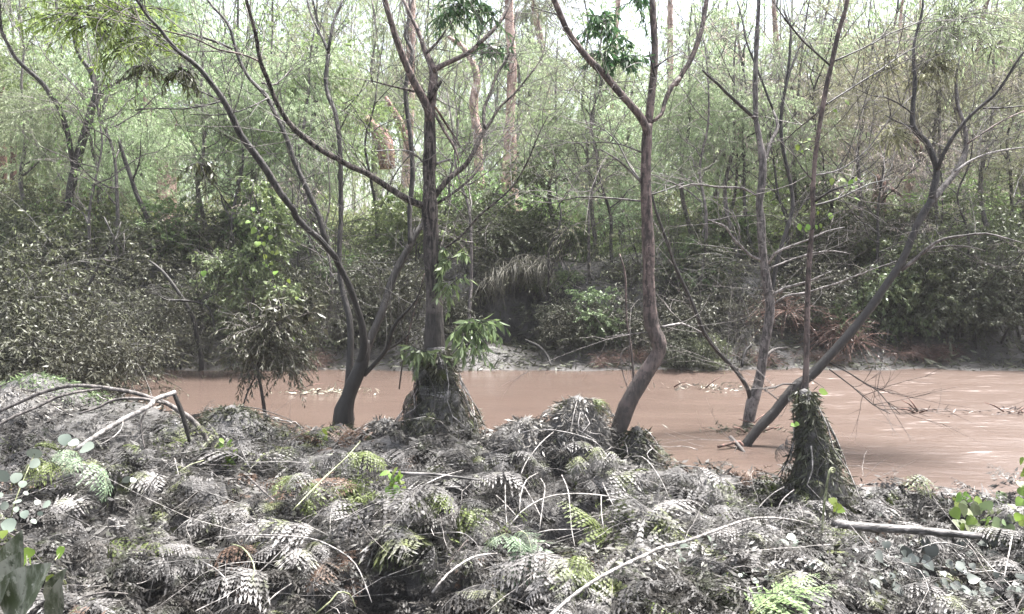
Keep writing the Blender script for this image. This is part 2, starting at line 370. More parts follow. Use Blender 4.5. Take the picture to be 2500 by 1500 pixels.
# haze: thin volume added to imitate the glare veiling the far trees
hm = bpy.data.materials.new('glare_haze'); hm.use_nodes = True; n = hm.node_tree.nodes; n.remove(n['Principled BSDF'])
pv = n.new('ShaderNodeVolumePrincipled'); pv.inputs['Color'].default_value = (.96, .95, .97, 1); pv.inputs['Density'].default_value = .0007
hm.node_tree.links.new(pv.outputs[0], n['Material Output'].inputs['Volume'])
mb = MB(); x0, x1, y0, y1, z0, z1 = -156., 156., -156., 156., -3., 38.
mb.add([(x0, y0, z0), (x1, y0, z0), (x1, y1, z0), (x0, y1, z0), (x0, y0, z1), (x1, y0, z1), (x1, y1, z1), (x0, y1, z1)],
       [(3, 2, 1, 0), (4, 5, 6, 7), (0, 1, 5, 4), (1, 2, 6, 5), (2, 3, 7, 6), (3, 0, 4, 7)])
mb.build('haze', hm, kind='stuff', smooth=False)

# ------------------------------------------------------------------ foliage generator
def foliage_into(mb, rng, clumps, ntw, lpt, tl, L, W, droop, hang=.6, up=.2, twr=.006, spread=.6, mats=(0, 1), twigs=True):
    C = np.array([c[:3] for c in clumps], float); R = np.array([c[3] for c in clumps], float)
    k = rng.choice(len(C), size=ntw, p=R ** 2 / np.sum(R ** 2))
    d = rng.normal(size=(ntw, 3)); d[:, 2] = d[:, 2] * .6 + up; d = nrm(d)
    p0 = C[k] + d * R[k, None] * rng.uniform(0, spread, (ntw, 1)) * np.array([1, 1, .9])
    ln = tl * rng.uniform(.55, 1.3, ntw)
    t = np.linspace(0, 1, 4)
    pts = p0[:, None] + d[:, None] * (ln[:, None] * t)[..., None]
    pts[..., 2] -= droop * ln[:, None] * t ** 2
    if twigs: mb.tritwigs(pts, twr, twr * .3, mats[1])
    s = rng.uniform(.12, 1, (ntw, lpt))
    pos = p0[:, None] + d[:, None] * (ln[:, None] * s)[..., None]; pos[..., 2] -= droop * ln[:, None] * s ** 2
    tan = np.repeat(d[:, None], lpt, 1).copy(); tan[..., 2] -= 2 * droop * s
    ld = nrm(tan * .5 + rng.normal(size=tan.shape) * .5 + np.array([0, 0, -hang])).reshape(-1, 3)
    sd_ = nrm(np.cross(ld, rng.normal(size=ld.shape)))
    N = len(ld)
    mb.kites(pos.reshape(-1, 3), ld, sd_, L * rng.uniform(.6, 1.35, N), W * rng.uniform(.6, 1.3, N), mats[0])
def foliage(name, seed, clumps, ntw, lpt, tl, L, W, droop, mats, **kw):
    mb = MB(); foliage_into(mb, np.random.default_rng(seed), clumps, ntw, lpt, tl, L, W, droop, **kw)
    return mb.mesh(name, mats)
def crown_clumps(seed, n, rx, rz, r):
    rng = np.random.default_rng(seed); out = []
    for q in range(n):
        while True:
            p = rng.uniform(-1, 1, 3)
            if p @ p < 1: break
        out.append((p[0] * rx, p[1] * rx, p[2] * rz, r * rng.uniform(.6, 1.3)))
    return out
def poly(c, pts, Y0, dy=0.0):
    """traced line: rows (x, y, width) in crop pixels -> rows (x,y,z,r); depth runs from Y0 to Y0+dy"""
    out = []; n = len(pts)
    for q, row in enumerate(pts):
        cc = c
        if len(row) == 4: cc, row = row[0], row[1:]
        Y = Y0 + dy * q / max(1, n - 1)
        sx, sy = S(cc, row[0], row[1]); p = P(sx, sy, Y)
        out.append((*p, PX(row[2], Y) / 2))
    return out
def twigs_on(line, n, lo, hi, rng, r=.005, up=.5, sub=2, spread=1.0):
    """random curved twigs leaving a limb; returns lists of polylines"""
    line = np.asarray(line); out = []
    for q in range(n):
        k = rng.uniform(.2, 1) * (len(line) - 1); i0 = int(k); p = line[i0, :3]
        i1 = min(len(line) - 1, i0 + 1); i2 = max(0, i1 - 1)
        tan = line[i1, :3] - line[i2, :3]; tan = tan / max(1e-6, np.linalg.norm(tan))
        d = tan * .8 + rng.normal(size=3) * .6 * spread + np.array([0, 0, up * .5]); d /= np.linalg.norm(d)
        L = rng.uniform(lo, hi); bend = rng.normal(size=3) * .25 + np.array([0, 0, up * .3])
        t = np.linspace(0, 1, 6)[:, None]
        pl = p + d * L * t + bend * L * t ** 2 + rng.normal(size=(6, 3)) * L * .015 * t
        out.append((pl, r))
        for s_ in range(sub):
            j0 = rng.integers(2, 5); d2 = nrm(pl[j0] - pl[j0 - 1] + rng.normal(size=3) * L * .13)
            L2 = L * rng.uniform(.3, .6); t2 = np.linspace(0, 1, 6)[:, None]
            out.append((pl[j0] + d2 * L2 * t2 + rng.normal(size=3) * .2 * L2 * t2 ** 2, r * .6))
    return out
def traced_tree(name, label, cat, Y, trunk, limbs, mat, seed, twig_n=6, twig_len=(.35, 1.0), sides=10, rough=.06, twmat=None, twr=.004, group=None):
    """trunk: rows; limbs: list of (part name, rows, dy, material or None)"""
    rng = np.random.default_rng(seed)
    rows = poly(5, trunk, Y)
    if Y < 12:
        a_, b_ = np.array(rows[0]), np.array(rows[1]); e_ = a_[:3] - b_[:3]; e_ /= np.linalg.norm(e_); e_[2] = min(e_[2], -.6); rows = [(*(a_[:3] + e_ * .7), a_[3] * 1.15)] + rows
    tr = smooth_line(rows); tr[:, 3] *= np.array([1 + .16 * nz(q * .55, seed * 3.1) + .1 * nz(q * 1.7, seed * 7.7) for q in range(len(tr))]); base = tr[0, :3].copy()
    t = thing(name, label, cat, base, group)
    mb = MB(); mb.tube(tr[:, :3], tr[:, 3], sides, rough=rough); mb.build('trunk', mat, t)
    tw = MB(); cnt = 0
    for (pn, rows, dy, m) in limbs:
        ln = smooth_line(poly(5, rows, Y, dy))
        mb = MB(); mb.tube(ln[:, :3], ln[:, 3], 7, rough=rough * .6); mb.build(pn, m or mat, t)
        L = np.sum(np.linalg.norm(np.diff(ln[:, :3], axis=0), axis=1))
        for pl, r in twigs_on(ln, max(1, int(twig_n * 2.3 * L)), twig_len[0], twig_len[1], rng, twr): tw.tritwigs(pl[None], r, r * .35); cnt += 1
    if cnt: tw.build('twigs', twmat or mat, t, 'stuff')
    return t
def spray(parent, name, spots, mats, seed, ntw, lpt, tl, L, W, droop, **kw):
    """leafy spray at traced spots (crop, x, y, radius px, depth)"""
    cl = [(*P(*S(c, x, y), Y), PX(r, Y)) for (c, x, y, r, Y) in spots]
    mb = MB(); foliage_into(mb, np.random.default_rng(seed), cl, ntw, lpt, tl, L, W, droop, **kw)
    return mb.build(name, mats, parent, 'stuff')

# ------------------------------------------------------------------ the traced trees at the water
T1 = traced_tree('forked_tree', 'rough-barked grey-brown trunk forking high, standing in a debris mound', 'tree', 7.2,
    [(5, 690, 1640, 165), (5, 690, 1400, 150), (690, 1020, 145), (682, 800, 128), (680, 600, 115), (665, 400, 110), (660, 200, 105), (655, 40, 105), (2, 650, 1300, 92), (2, 650, 1150, 95), (2, 655, 1000, 86), (2, 650, 850, 76), (2, 646, 760, 54)],
    [('limb', [(2, 650, 900, 64), (2, 640, 780, 64), (2, 570, 640, 58), (2, 500, 500, 52), (2, 440, 350, 48), (2, 390, 200, 44), (2, 345, 50, 40), (2, 315, -60, 38)], -.3, M['bark_red']),
     ('limb', [(2, 652, 900, 66), (2, 656, 770, 70), (2, 675, 600, 66), (2, 678, 510, 62), (2, 655, 440, 50), (2, 610, 340, 38), (2, 570, 220, 30), (2, 510, 100, 28), (2, 450, -40, 24)], .3, M['bark_red']),
     ('limb', [(2, 680, 500, 40), (2, 760, 455, 36), (2, 860, 410, 34), (2, 950, 360, 32), (2, 1000, 310, 30), (2, 1080, 240, 28), (2, 1170, 130, 26), (2, 1220, 20, 24), (2, 1245, -60, 22)], .5, M['bark_red']),
     ('stub', [(2, 640, 720, 44), (2, 690, 640, 36), (2, 735, 575, 18)], -.1, None),
     ('branch', [(2, 545, 650, 20), (2, 460, 630, 16), (2, 330, 600, 12), (2, 235, 573, 8)], -.3, None),
     ('branch', [(2, 625, 380, 22), (2, 700, 310, 18), (2, 770, 210, 10)], .3, None),
     ('branch', [(2, 985, 320, 12), (2, 1010, 250, 10), (2, 1060, 160, 9), (2, 1200, 30, 6)], .2, None),
     ('limb', [(2, 620, 1470, 52), (2, 500, 1420, 50), (2, 340, 1320, 44), (2, 200, 1230, 42), (2, 100, 1190, 42), (2, 0, 1130, 40), (1, 2300, 1080, 40), (1, 2150, 970, 38), (1, 2050, 870, 36), (1, 1960, 720, 34), (1, 1900, 560, 32), (1, 1850, 440, 30), (1, 1820, 260, 27), (1, 1780, 110, 24), (1, 1735, -60, 22)], -1.2, None),
     ('branch', [(1, 1842, 437, 15), (1, 1760, 400, 14), (1, 1660, 375, 14), (1, 1540, 350, 13), (1, 1430, 295, 12), (1, 1300, 250, 11), (1, 1130, 210, 10), (1, 1000, 150, 9), (1, 850, 90, 9), (1, 740, 40, 8), (1, 660, -20, 7)], -1.0, M['bark_red']),
     ('limb', [(2, 690, 1390, 44), (2, 760, 1300, 42), (2, 820, 1240, 40), (2, 900, 1180, 36), (2, 960, 1090, 34), (2, 990, 1020, 32), (2, 1040, 930, 28), (2, 1090, 860, 22), (2, 1150, 760, 18), (2, 1250, 670, 15), (2, 1340, 560, 12), (2, 1430, 440, 10), (2, 1470, 330, 7), (2, 1480, 180, 5)], .7, None),
     ('branch', [(2, 1042, 920, 26), (2, 1034, 840, 25), (2, 1042, 760, 24), (2, 1080, 670, 22), (2, 1110, 580, 20), (2, 1140, 510, 20), (2, 1190, 440, 16), (2, 1240, 320, 14), (2, 1262, 220, 8)], .4, None),
     ('branch', [(2, 700, 1450, 20), (2, 850, 1350, 18), (2, 980, 1230, 16), (2, 1040, 1130, 12), (2, 1070, 1040, 8)], .4, None),
     ('branch', [(5, 700, 340, 18), (5, 790, 290, 16), (5, 900, 200, 16), (5, 1000, 80, 15), (2, 1180, 1390, 14), (2, 1280, 1270, 13), (2, 1360, 1120, 12), (2, 1420, 970, 10), (2, 1490, 830, 7)], -.5, None),
     ('branch', [(2, 690, 1170, 22), (2, 740, 1150, 18), (2, 800, 1130, 12)], -.1, M['bark_pale']),
     ('branch', [(2, 600, 1150, 14), (2, 540, 1090, 12), (2, 440, 1065, 10), (2, 255, 1075, 8)], -.4, M['bark_pale']),
     ('broken_stick', [(2, 680, 790, 20), (2, 760, 940, 22), (2, 830, 1050, 20), (2, 860, 1160, 10)], -.15, M['bark_red']),
     ('broken_stick', [(2, 690, 760, 16), (2, 800, 930, 18), (2, 870, 1050, 12)], .15, M['bark_brown'])],
    M['bark_rough'], 11, 5, sides=14, rough=.09, twmat=M['bark_grey'])
T2 = traced_tree('multi_stem_tree', 'dark wet tree splitting low into several long slender stems', 'tree', 7.7,
    [(5, 40, 1520, 150), (5, 50, 1440, 132), (100, 1290, 112), (170, 1130, 90), (196, 1010, 66), (206, 960, 40)],
    [('stem', [(5, 150, 1170, 70), (5, 186, 1010, 62), (5, 170, 850, 50), (5, 130, 720, 47), (5, 100, 630, 46), (5, 60, 530, 45), (5, 0, 420, 45), (4, 2380, 370, 46), (4, 2320, 300, 44), (4, 2270, 240, 40), (4, 2180, 170, 44), (4, 2100, 80, 46), (1, 2080, 1484, 46), (1, 1990, 1370, 50), (1, 1900, 1220, 52), (1, 1800, 1080, 50), (1, 1710, 960, 48), (1, 1650, 830, 44), (1, 1580, 700, 42), (1, 1500, 590, 36), (1, 1420, 490, 34), (1, 1340, 420, 32), (1, 1260, 360, 30), (1, 1190, 280, 27), (1, 1130, 200, 24), (1, 1060, 130, 22), (1, 1010, 60, 20), (1, 960, -20, 18)], -1.4, None),
     ('stem', [(4, 2320, 305, 42), (4, 2270, 100, 40), (4, 2235, 10, 40), (1, 2160, 1300, 38), (1, 2090, 1150, 36), (1, 2050, 1020, 34), (1, 2000, 900, 32), (1, 1930, 760, 32), (1, 1890, 680, 30), (1, 1780, 570, 26), (1, 1720, 470, 25), (1, 1680, 370, 23), (1, 1640, 220, 21), (1, 1590, 130, 20), (1, 1520, 60, 18), (1, 1460, -20, 16)], .1, None),
     ('stem', [(5, 158, 1170, 70), (5, 215, 990, 66), (5, 270, 860, 58), (5, 320, 740, 56), (5, 350, 640, 56), (5, 390, 520, 56), (5, 450, 400, 54), (5, 515, 280, 52), (5, 560, 190, 44), (5, 610, 130, 38), (2, 660, 1440, 28)], .5, None),
     ('stem', [(5, 512, 285, 36), (5, 512, 180, 34), (5, 508, 40, 36), (2, 530, 1250, 36), (2, 518, 1000, 34), (2, 492, 800, 32), (2, 480, 620, 30), (2, 510, 470, 30), (2, 532, 360, 30), (2, 480, 270, 26), (2, 500, 150, 24), (2, 520, -40, 22)], .5, None),
     ('stem', [(5, 60, 1440, 66), (5, 76, 1250, 56), (5, 90, 1000, 50), (5, 80, 800, 48), (5, 40, 640, 42), (5, 15, 500, 38), (5, 10, 300, 36), (5, 20, 150, 34), (1, 2420, 1484, 34), (1, 2420, 1250, 34), (1, 2410, 1000, 33), (1, 2380, 800, 32), (1, 2330, 680, 31), (1, 2312, 550, 29), (1, 2330, 420, 27), (1, 2330, 360, 26), (1, 2270, 230, 18), (1, 2200, 80, 16), (1, 2180, -30, 14)], .8, None),
     ('branch', [(1, 2330, 380, 24), (1, 2360, 200, 20), (1, 2390, 100, 18), (1, 2450, -30, 15)], .2, None),
     ('branch', [(5, 185, 1210, 38), (5, 290, 1100, 34), (5, 350, 1020, 31), (5, 380, 910, 28), (5, 430, 820, 25), (5, 500, 750, 20), (5, 560, 670, 14), (5, 600, 560, 8)], -.4, None),
     ('branch', [(5, 345, 1035, 18), (5, 440, 980, 15), (5, 520, 900, 10)], -.2, None),
     ('branch', [(1, 1575, 715, 14), (1, 1500, 740, 12), (1, 1300, 775, 11), (1, 1120, 770, 10), (1, 960, 785, 7)], -.4, None),
     ('branch', [(1, 1900, 700, 12), (1, 1780, 760, 11), (1, 1600, 815, 9), (1, 1350, 815, 6)], -.4, None),
     ('branch', [(1, 1560, 710, 12), (1, 1400, 640, 11), (1, 1280, 590, 10), (1, 1200, 520, 8), (1, 1100, 480, 5)], -.4, None),
     ('branch', [(1, 1650, 350, 16), (1, 1540, 300, 18), (1, 1420, 260, 16), (1, 1300, 220, 8)], -.3, None),
     ('branch', [(1, 1860, 590, 14), (1, 1960, 600, 12), (1, 2080, 480, 8)], .4, M['bark_grey'])],
    M['bark_dark'], 12, 5, sides=12)
T3 = traced_tree('smooth_tree', 'smooth reddish trunk bent near its base, three limbs spreading above', 'tree', 6.8,
    [(8, 1935, 420, 125), (8, 1950, 300, 112), (2050, 1440, 118), (2130, 1290, 118), (2220, 1150, 110), (2282, 1040, 102), (2270, 950, 108), (2228, 850, 104), (2215, 700, 95), (2205, 500, 90), (2205, 300, 85), (2195, 100, 80), (2, 2190, 1400, 76), (2, 2185, 1300, 75), (2, 2190, 1100, 70), (2, 2197, 950, 68), (2, 2202, 880, 50)],
    [('limb', [(2, 2195, 1000, 52), (2, 2186, 905, 56), (2, 2130, 805, 55), (2, 2000, 660, 52), (2, 1890, 530, 49), (2, 1780, 420, 47), (2, 1690, 310, 45), (2, 1620, 200, 43), (2, 1570, 80, 42), (2, 1510, -60, 40)], -.3, None),
     ('limb', [(2, 2200, 1000, 60), (2, 2208, 860, 62), (2, 2225, 700, 56), (2, 2240, 560, 53), (2, 2250, 430, 50), (2, 2250, 300, 48), (2, 2240, 150, 47), (2, 2232, -60, 45)], .2, None),
     ('limb', [(2, 2230, 870, 20), (2, 2300, 810, 28), (2, 2320, 730, 32), (2, 2370, 620, 36), (2, 2420, 560, 36), (3, 0, 600, 36), (3, 60, 500, 36), (3, 110, 420, 36), (3, 160, 290, 35), (3, 190, 180, 34), (3, 210, 60, 33), (3, 228, -50, 32)], .4, None),
     ('branch', [(2, 2165, 1310, 18), (2, 2080, 1220, 15), (2, 1980, 1130, 12), (2, 1860, 1060, 7)], -.3, M['bark_grey']),
     ('branch', [(2, 2165, 1300, 14), (2, 2070, 1180, 13), (2, 1990, 1020, 11), (2, 1900, 930, 8), (2, 1800, 870, 5)], .3, M['bark_grey']),
     ('branch', [(2, 2170, 1090, 12), (2, 2020, 1030, 10), (2, 1850, 1010, 8), (2, 1690, 1020, 5)], -.3, M['bark_grey']),
     ('branch', [(2, 2210, 1390, 13), (2, 2330, 1350, 11), (2, 2460, 1300, 8)], .3, M['bark_dark']),
     ('branch', [(2, 2160, 1430, 16), (2, 1950, 1410, 13), (2, 1720, 1400, 10), (2, 1500, 1450, 6)], .4, M['bark_grey']),
     ('branch', [(2, 2255, 480, 16), (2, 2350, 410, 12), (2, 2440, 375, 8)], .2, M['bark_dark']),
     ('branch', [(2, 2250, 540, 18), (2, 2235, 480, 14), (2, 2210, 370, 8)], -.1, M['bark_dark']),
     ('branch', [(2, 1620, 210, 12), (2, 1720, 320, 9), (2, 1790, 420, 7), (2, 1840, 470, 4)], -.2, M['bark_dark']),
     ('branch', [(5, 2215, 905, 12), (5, 2080, 920, 10), (5, 1900, 940, 7)], -.2, M['bark_grey']),
     ('branch', [(5, 2300, 870, 18), (5, 2400, 850, 16), (6, 60, 850, 14), (6, 180, 905, 8)], .2, M['bark_pale']),
     ('branch', [(2, 1560, 105, 12), (2, 1470, 80, 9), (2, 1360, 45, 5)], -.2, M['bark_dark'])],
    M['bark_red'], 13, 4, sides=12, rough=.05, twmat=M['bark_grey'])
spray(T3, 'leaf_spray', [(2, 1870, 160, 110, 6.9), (2, 1880, 400, 90, 6.8), (2, 2010, 420, 70, 6.9), (2, 1950, 300, 80, 7.0), (2, 2100, 20, 60, 7.0)], [M['leaf_deep'], M['bark_dark']], 31, 60, 16, .2, .085, .02, .5, hang=.7)
spray(T2, 'leaf_spray', [(1, 560, 90, 130, 6.9), (1, 700, 40, 120, 7.2), (1, 820, 130, 140, 7.0), (1, 950, 60, 110, 6.8), (1, 900, 290, 120, 7.2), (1, 640, 170, 80, 7.2), (1, 1060, 330, 70, 7.2)], [M['leaf_fresh'], M['bark_dark']], 35, 210, 16, .3, .075, .017, .3, hang=.5, spread=1.7)
spray(T2, 'wilted_leaves', [(1, 1300, 510, 50, 7.0), (1, 1010, 470, 40, 7.0), (1, 1430, 1170, 35, 7.3)], [M['leaf_bank'], M['bark_dark']], 36, 40, 14, .16, .07, .02, .8, hang=1.2)
spray(T1, 'leaf_spray', [(2, 900, 40, 120, 7.4), (2, 780, 120, 80, 7.5), (2, 1000, 60, 90, 7.4), (2, 1110, 350, 60, 7.6)], [M['leaf_deep'], M['bark_dark']], 32, 75, 16, .22, .08, .018, .5, hang=.7)
spray(T1, 'leaf_shoot', [(5, 900, 900, 70, 7.0), (5, 1000, 850, 90, 7.0), (5, 920, 1000, 60, 7.0)], [M['leaf_bankgreen'], M['bark_dark']], 33, 26, 14, .22, .11, .028, .7, hang=.9)
spray(T1, 'leaf_shoot', [(5, 820, 380, 60, 7.1), (5, 810, 560, 50, 7.1), (5, 600, 1050, 50, 6.9)], [M['leaf_bankgreen'], M['bark_dark']], 34, 30, 14, .18, .09, .025, .6, hang=.8)

T4 = traced_tree('slender_tree', 'slender grey tree rising straight out of the flooded water', 'tree', 9.9,
    [(9, 500, 300, 76), (9, 510, 170, 76), (540, 1420, 84), (6, 575, 1310, 75), (6, 605, 1180, 66), (6, 630, 1000, 65), (6, 660, 830, 65), (6, 670, 700, 65), (6, 645, 560, 60), (6, 625, 400, 56), (6, 610, 250, 55), (6, 605, 100, 55), (3, 592, 1450, 52), (3, 612, 1300, 54), (3, 618, 1150, 50), (3, 600, 1030, 44), (3, 577, 900, 38), (3, 568, 840, 36), (3, 565, 700, 35), (3, 565, 550, 34), (3, 570, 400, 33), (3, 576, 250, 32), (3, 585, 100, 30), (3, 592, -50, 28)][0:2] + [(6, 540, 1420, 84)] + [(6, 575, 1310, 75), (6, 605, 1180, 66), (6, 630, 1000, 65), (6, 660, 830, 65), (6, 670, 700, 65), (6, 645, 560, 60), (6, 625, 400, 56), (6, 610, 250, 55), (6, 605, 100, 55), (3, 592, 1450, 52), (3, 612, 1300, 54), (3, 618, 1150, 50), (3, 600, 1030, 44), (3, 577, 900, 38), (3, 568, 840, 36), (3, 565, 700, 35), (3, 565, 550, 34), (3, 570, 400, 33), (3, 576, 250, 32), (3, 585, 100, 30), (3, 592, -50, 28)],
    [('stem', [(6, 530, 1400, 34), (6, 515, 1320, 32), (6, 470, 1240, 31), (6, 400, 1150, 30), (6, 310, 1060, 30), (6, 200, 910, 29), (6, 150, 780, 28), (6, 80, 620, 26), (6, 0, 450, 24), (5, 2330, 240, 22), (5, 2260, 50, 20), (2, 2215, 1320, 14)], -.4, M['bark_dark']),
     ('branch', [(3, 568, 850, 26), (3, 480, 770, 25), (3, 380, 680, 23), (3, 300, 600, 20), (3, 230, 540, 18), (3, 190, 500, 14)], -.4, M['bark_dark']),
     ('branch', [(3, 690, 780, 16), (3, 640, 650, 17), (3, 590, 520, 16), (3, 540, 400, 15), (3, 500, 290, 14), (3, 480, 180, 12), (3, 460, 90, 10), (3, 420, -40, 8)], .4, M['bark_dark']),
     ('stem', [(3, 620, 1180, 30), (3, 680, 1000, 27), (3, 725, 900, 25), (3, 690, 780, 14)], .3, None),
     ('stem', [(6, 680, 660, 34), (6, 700, 500, 32), (6, 740, 330, 30), (6, 790, 170, 28), (6, 832, 20, 27), (3, 815, 1300, 26), (3, 765, 1080, 26), (3, 745, 900, 26), (3, 765, 700, 22), (3, 800, 500, 20), (3, 812, 320, 18), (3, 815, 200, 14), (3, 760, 60, 9)], .6, M['bark_dark']),
     ('branch', [(3, 770, 680, 14), (3, 830, 450, 13), (3, 900, 300, 11), (3, 980, 180, 8)], .3, M['bark_dark']),
     ('branch', [(6, 612, 395, 20), (6, 530, 360, 19), (6, 460, 290, 17), (6, 400, 230, 15), (6, 360, 160, 12), (6, 290, 130, 9), (6, 240, 110, 6)], -.4, M['bark_pale']),
     ('branch', [(6, 440, 270, 10), (6, 455, 180, 9), (6, 430, 110, 6), (6, 400, 40, 4)], -.1, M['bark_pale']),
     ('branch', [(6, 660, 420, 18), (6, 700, 350, 17), (6, 800, 300, 15), (6, 940, 250, 13), (6, 1070, 190, 10), (6, 1200, 160, 6)], -.5, M['bark_pale']),
     ('branch', [(6, 680, 650, 22), (6, 780, 590, 20), (6, 930, 550, 16), (6, 1000, 520, 12), (6, 1110, 470, 6)], -.5, M['bark_pale']),
     ('branch', [(6, 685, 720, 16), (6, 780, 650, 15), (6, 930, 625, 14), (6, 1040, 590, 13), (6, 1170, 550, 12), (6, 1370, 470, 9), (6, 1570, 400, 5)], -.6, M['bark_pale']),
     ('branch', [(6, 645, 460, 11), (6, 850, 380, 10), (6, 1000, 340, 9), (6, 1130, 330, 7), (6, 1240, 350, 4)], -.5, M['bark_pale']),
     ('branch', [(3, 590, 1400, 18), (3, 480, 1340, 18), (3, 300, 1330, 15), (3, 110, 1310, 11), (3, 0, 1350, 6)], -.5, None)],
    M['bark_grey'], 14, 4.5, sides=10, rough=.04)
T5 = traced_tree('leaning_tree', 'dark trunk leaning far right over the creek, lodged at its foot', 'tree', 8.9,
    [(9, 440, 360, 78), (9, 490, 290, 76), (9, 600, 150, 75), (9, 700, 50, 72), (6, 780, 1370, 74), (6, 880, 1270, 74), (6, 960, 1215, 72), (6, 1040, 1130, 70), (6, 1150, 1010, 68), (6, 1240, 910, 68), (6, 1330, 800, 60), (6, 1420, 680, 58), (6, 1500, 560, 55), (6, 1590, 430, 55), (6, 1660, 280, 50), (6, 1710, 150, 50), (6, 1785, 20, 50), (3, 1815, 1420, 54)],
    [('limb', [(3, 1808, 1440, 50), (3, 1845, 1280, 46), (3, 1852, 1190, 44), (3, 1820, 1100, 44), (3, 1780, 1010, 42), (3, 1700, 930, 40), (3, 1680, 850, 36), (3, 1690, 700, 30), (3, 1700, 560, 28), (3, 1690, 470, 24), (3, 1692, 320, 20), (3, 1720, 200, 18), (3, 1755, 50, 14), (3, 1750, -40, 12)], .2, None),
     ('limb', [(3, 1805, 1450, 46), (3, 1900, 1330, 42), (3, 1970, 1250, 40), (3, 2030, 1150, 38), (3, 2062, 1040, 34), (3, 2045, 870, 26), (3, 2000, 750, 24), (3, 1990, 550, 18), (3, 2020, 400, 10)], .5, M['bark_grey']),
     ('branch', [(3, 1860, 1210, 28), (3, 1890, 1120, 28), (3, 1960, 990, 27), (3, 2050, 870, 25), (3, 2150, 770, 24), (3, 2260, 680, 21), (3, 2350, 560, 19), (3, 2420, 440, 16), (3, 2500, 340, 12)], -.3, None),
     ('branch', [(3, 2180, 770, 14), (3, 2300, 770, 12), (3, 2500, 750, 9)], -.2, None),
     ('branch', [(3, 2075, 1020, 14), (3, 2250, 900, 12), (3, 2380, 830, 11), (3, 2500, 780, 8)], .3, M['bark_red']),
     ('branch', [(3, 1985, 1220, 17), (3, 2080, 1150, 16), (3, 2220, 1090, 14), (3, 2380, 1060, 12), (3, 2500, 1045, 9)], .3, M['bark_pale']),
     ('branch', [(3, 1685, 810, 12), (3, 1580, 735, 11), (3, 1480, 690, 10), (3, 1390, 680, 8), (3, 1260, 620, 5)], -.3, None),
     ('branch', [(3, 1680, 905, 14), (3, 1570, 865, 11), (3, 1490, 820, 7)], -.2, None),
     ('branch', [(6, 1600, 470, 27), (6, 1720, 370, 25), (6, 1800, 300, 22), (6, 1900, 245, 20), (6, 2050, 220, 17), (6, 2200, 205, 14), (6, 2350, 240, 10), (6, 2490, 280, 6)], -.5, M['bark_grey']),
     ('branch', [(6, 1730, 365, 12), (6, 1850, 300, 11), (6, 2050, 295, 9), (6, 2200, 330, 5)], -.1, M['bark_grey']),
     ('broken_twig', [(6, 900, 1255, 14), (6, 830, 1275, 13), (6, 760, 1275, 12), (6, 700, 1300, 11), (6, 610, 1310, 9)], -.2, None),
     ('broken_twig', [(6, 625, 1310, 10), (6, 680, 1350, 9), (6, 735, 1395, 6)], -.1, None),
     ('branch', [(6, 1080, 1120, 11), (6, 1220, 1190, 10), (6, 1330, 1260, 9), (6, 1430, 1320, 8), (6, 1500, 1400, 7), (6, 1590, 1484, 5)], -.7, None),
     ('branch', [(6, 1090, 1170, 10), (6, 1250, 1290, 9), (6, 1400, 1420, 8), (6, 1520, 1484, 5)], -.8, None),
     ('root', [(9, 495, 320, 30), (9, 450, 260, 24), (9, 380, 275, 22), (9, 300, 295, 22)], -.2, M['bark_brown']),
     ('root', [(9, 385, 225, 30), (9, 440, 280, 32), (9, 480, 330, 26), (9, 560, 420, 10)], -.4, M['bark_red'])],
    M['bark_dark'], 15, 4.5, sides=12, rough=.05, twmat=M['bark_grey'])
spray(T5, 'wilted_leaves', [(3, 1490, 490, 60, 9.3), (3, 1790, 440, 80, 9.4), (3, 1850, 480, 80, 9.4), (3, 1720, 560, 60, 9.3), (3, 1540, 960, 80, 9.4), (3, 1480, 420, 50, 9.3)], [M['leaf_olive'], M['bark_dark']], 37, 260, 9, .14, .07, .016, .5, hang=1.0, spread=1.2)
spray(T5, 'leaf_spray', [(3, 2000, 120, 160, 9.6), (3, 2100, 250, 130, 9.6), (3, 1880, 200, 120, 9.6), (3, 2250, 330, 120, 9.6)], [M['leaf_light_glare'], M['bark_grey']], 38, 170, 18, .5, .09, .012, .5, hang=.8)
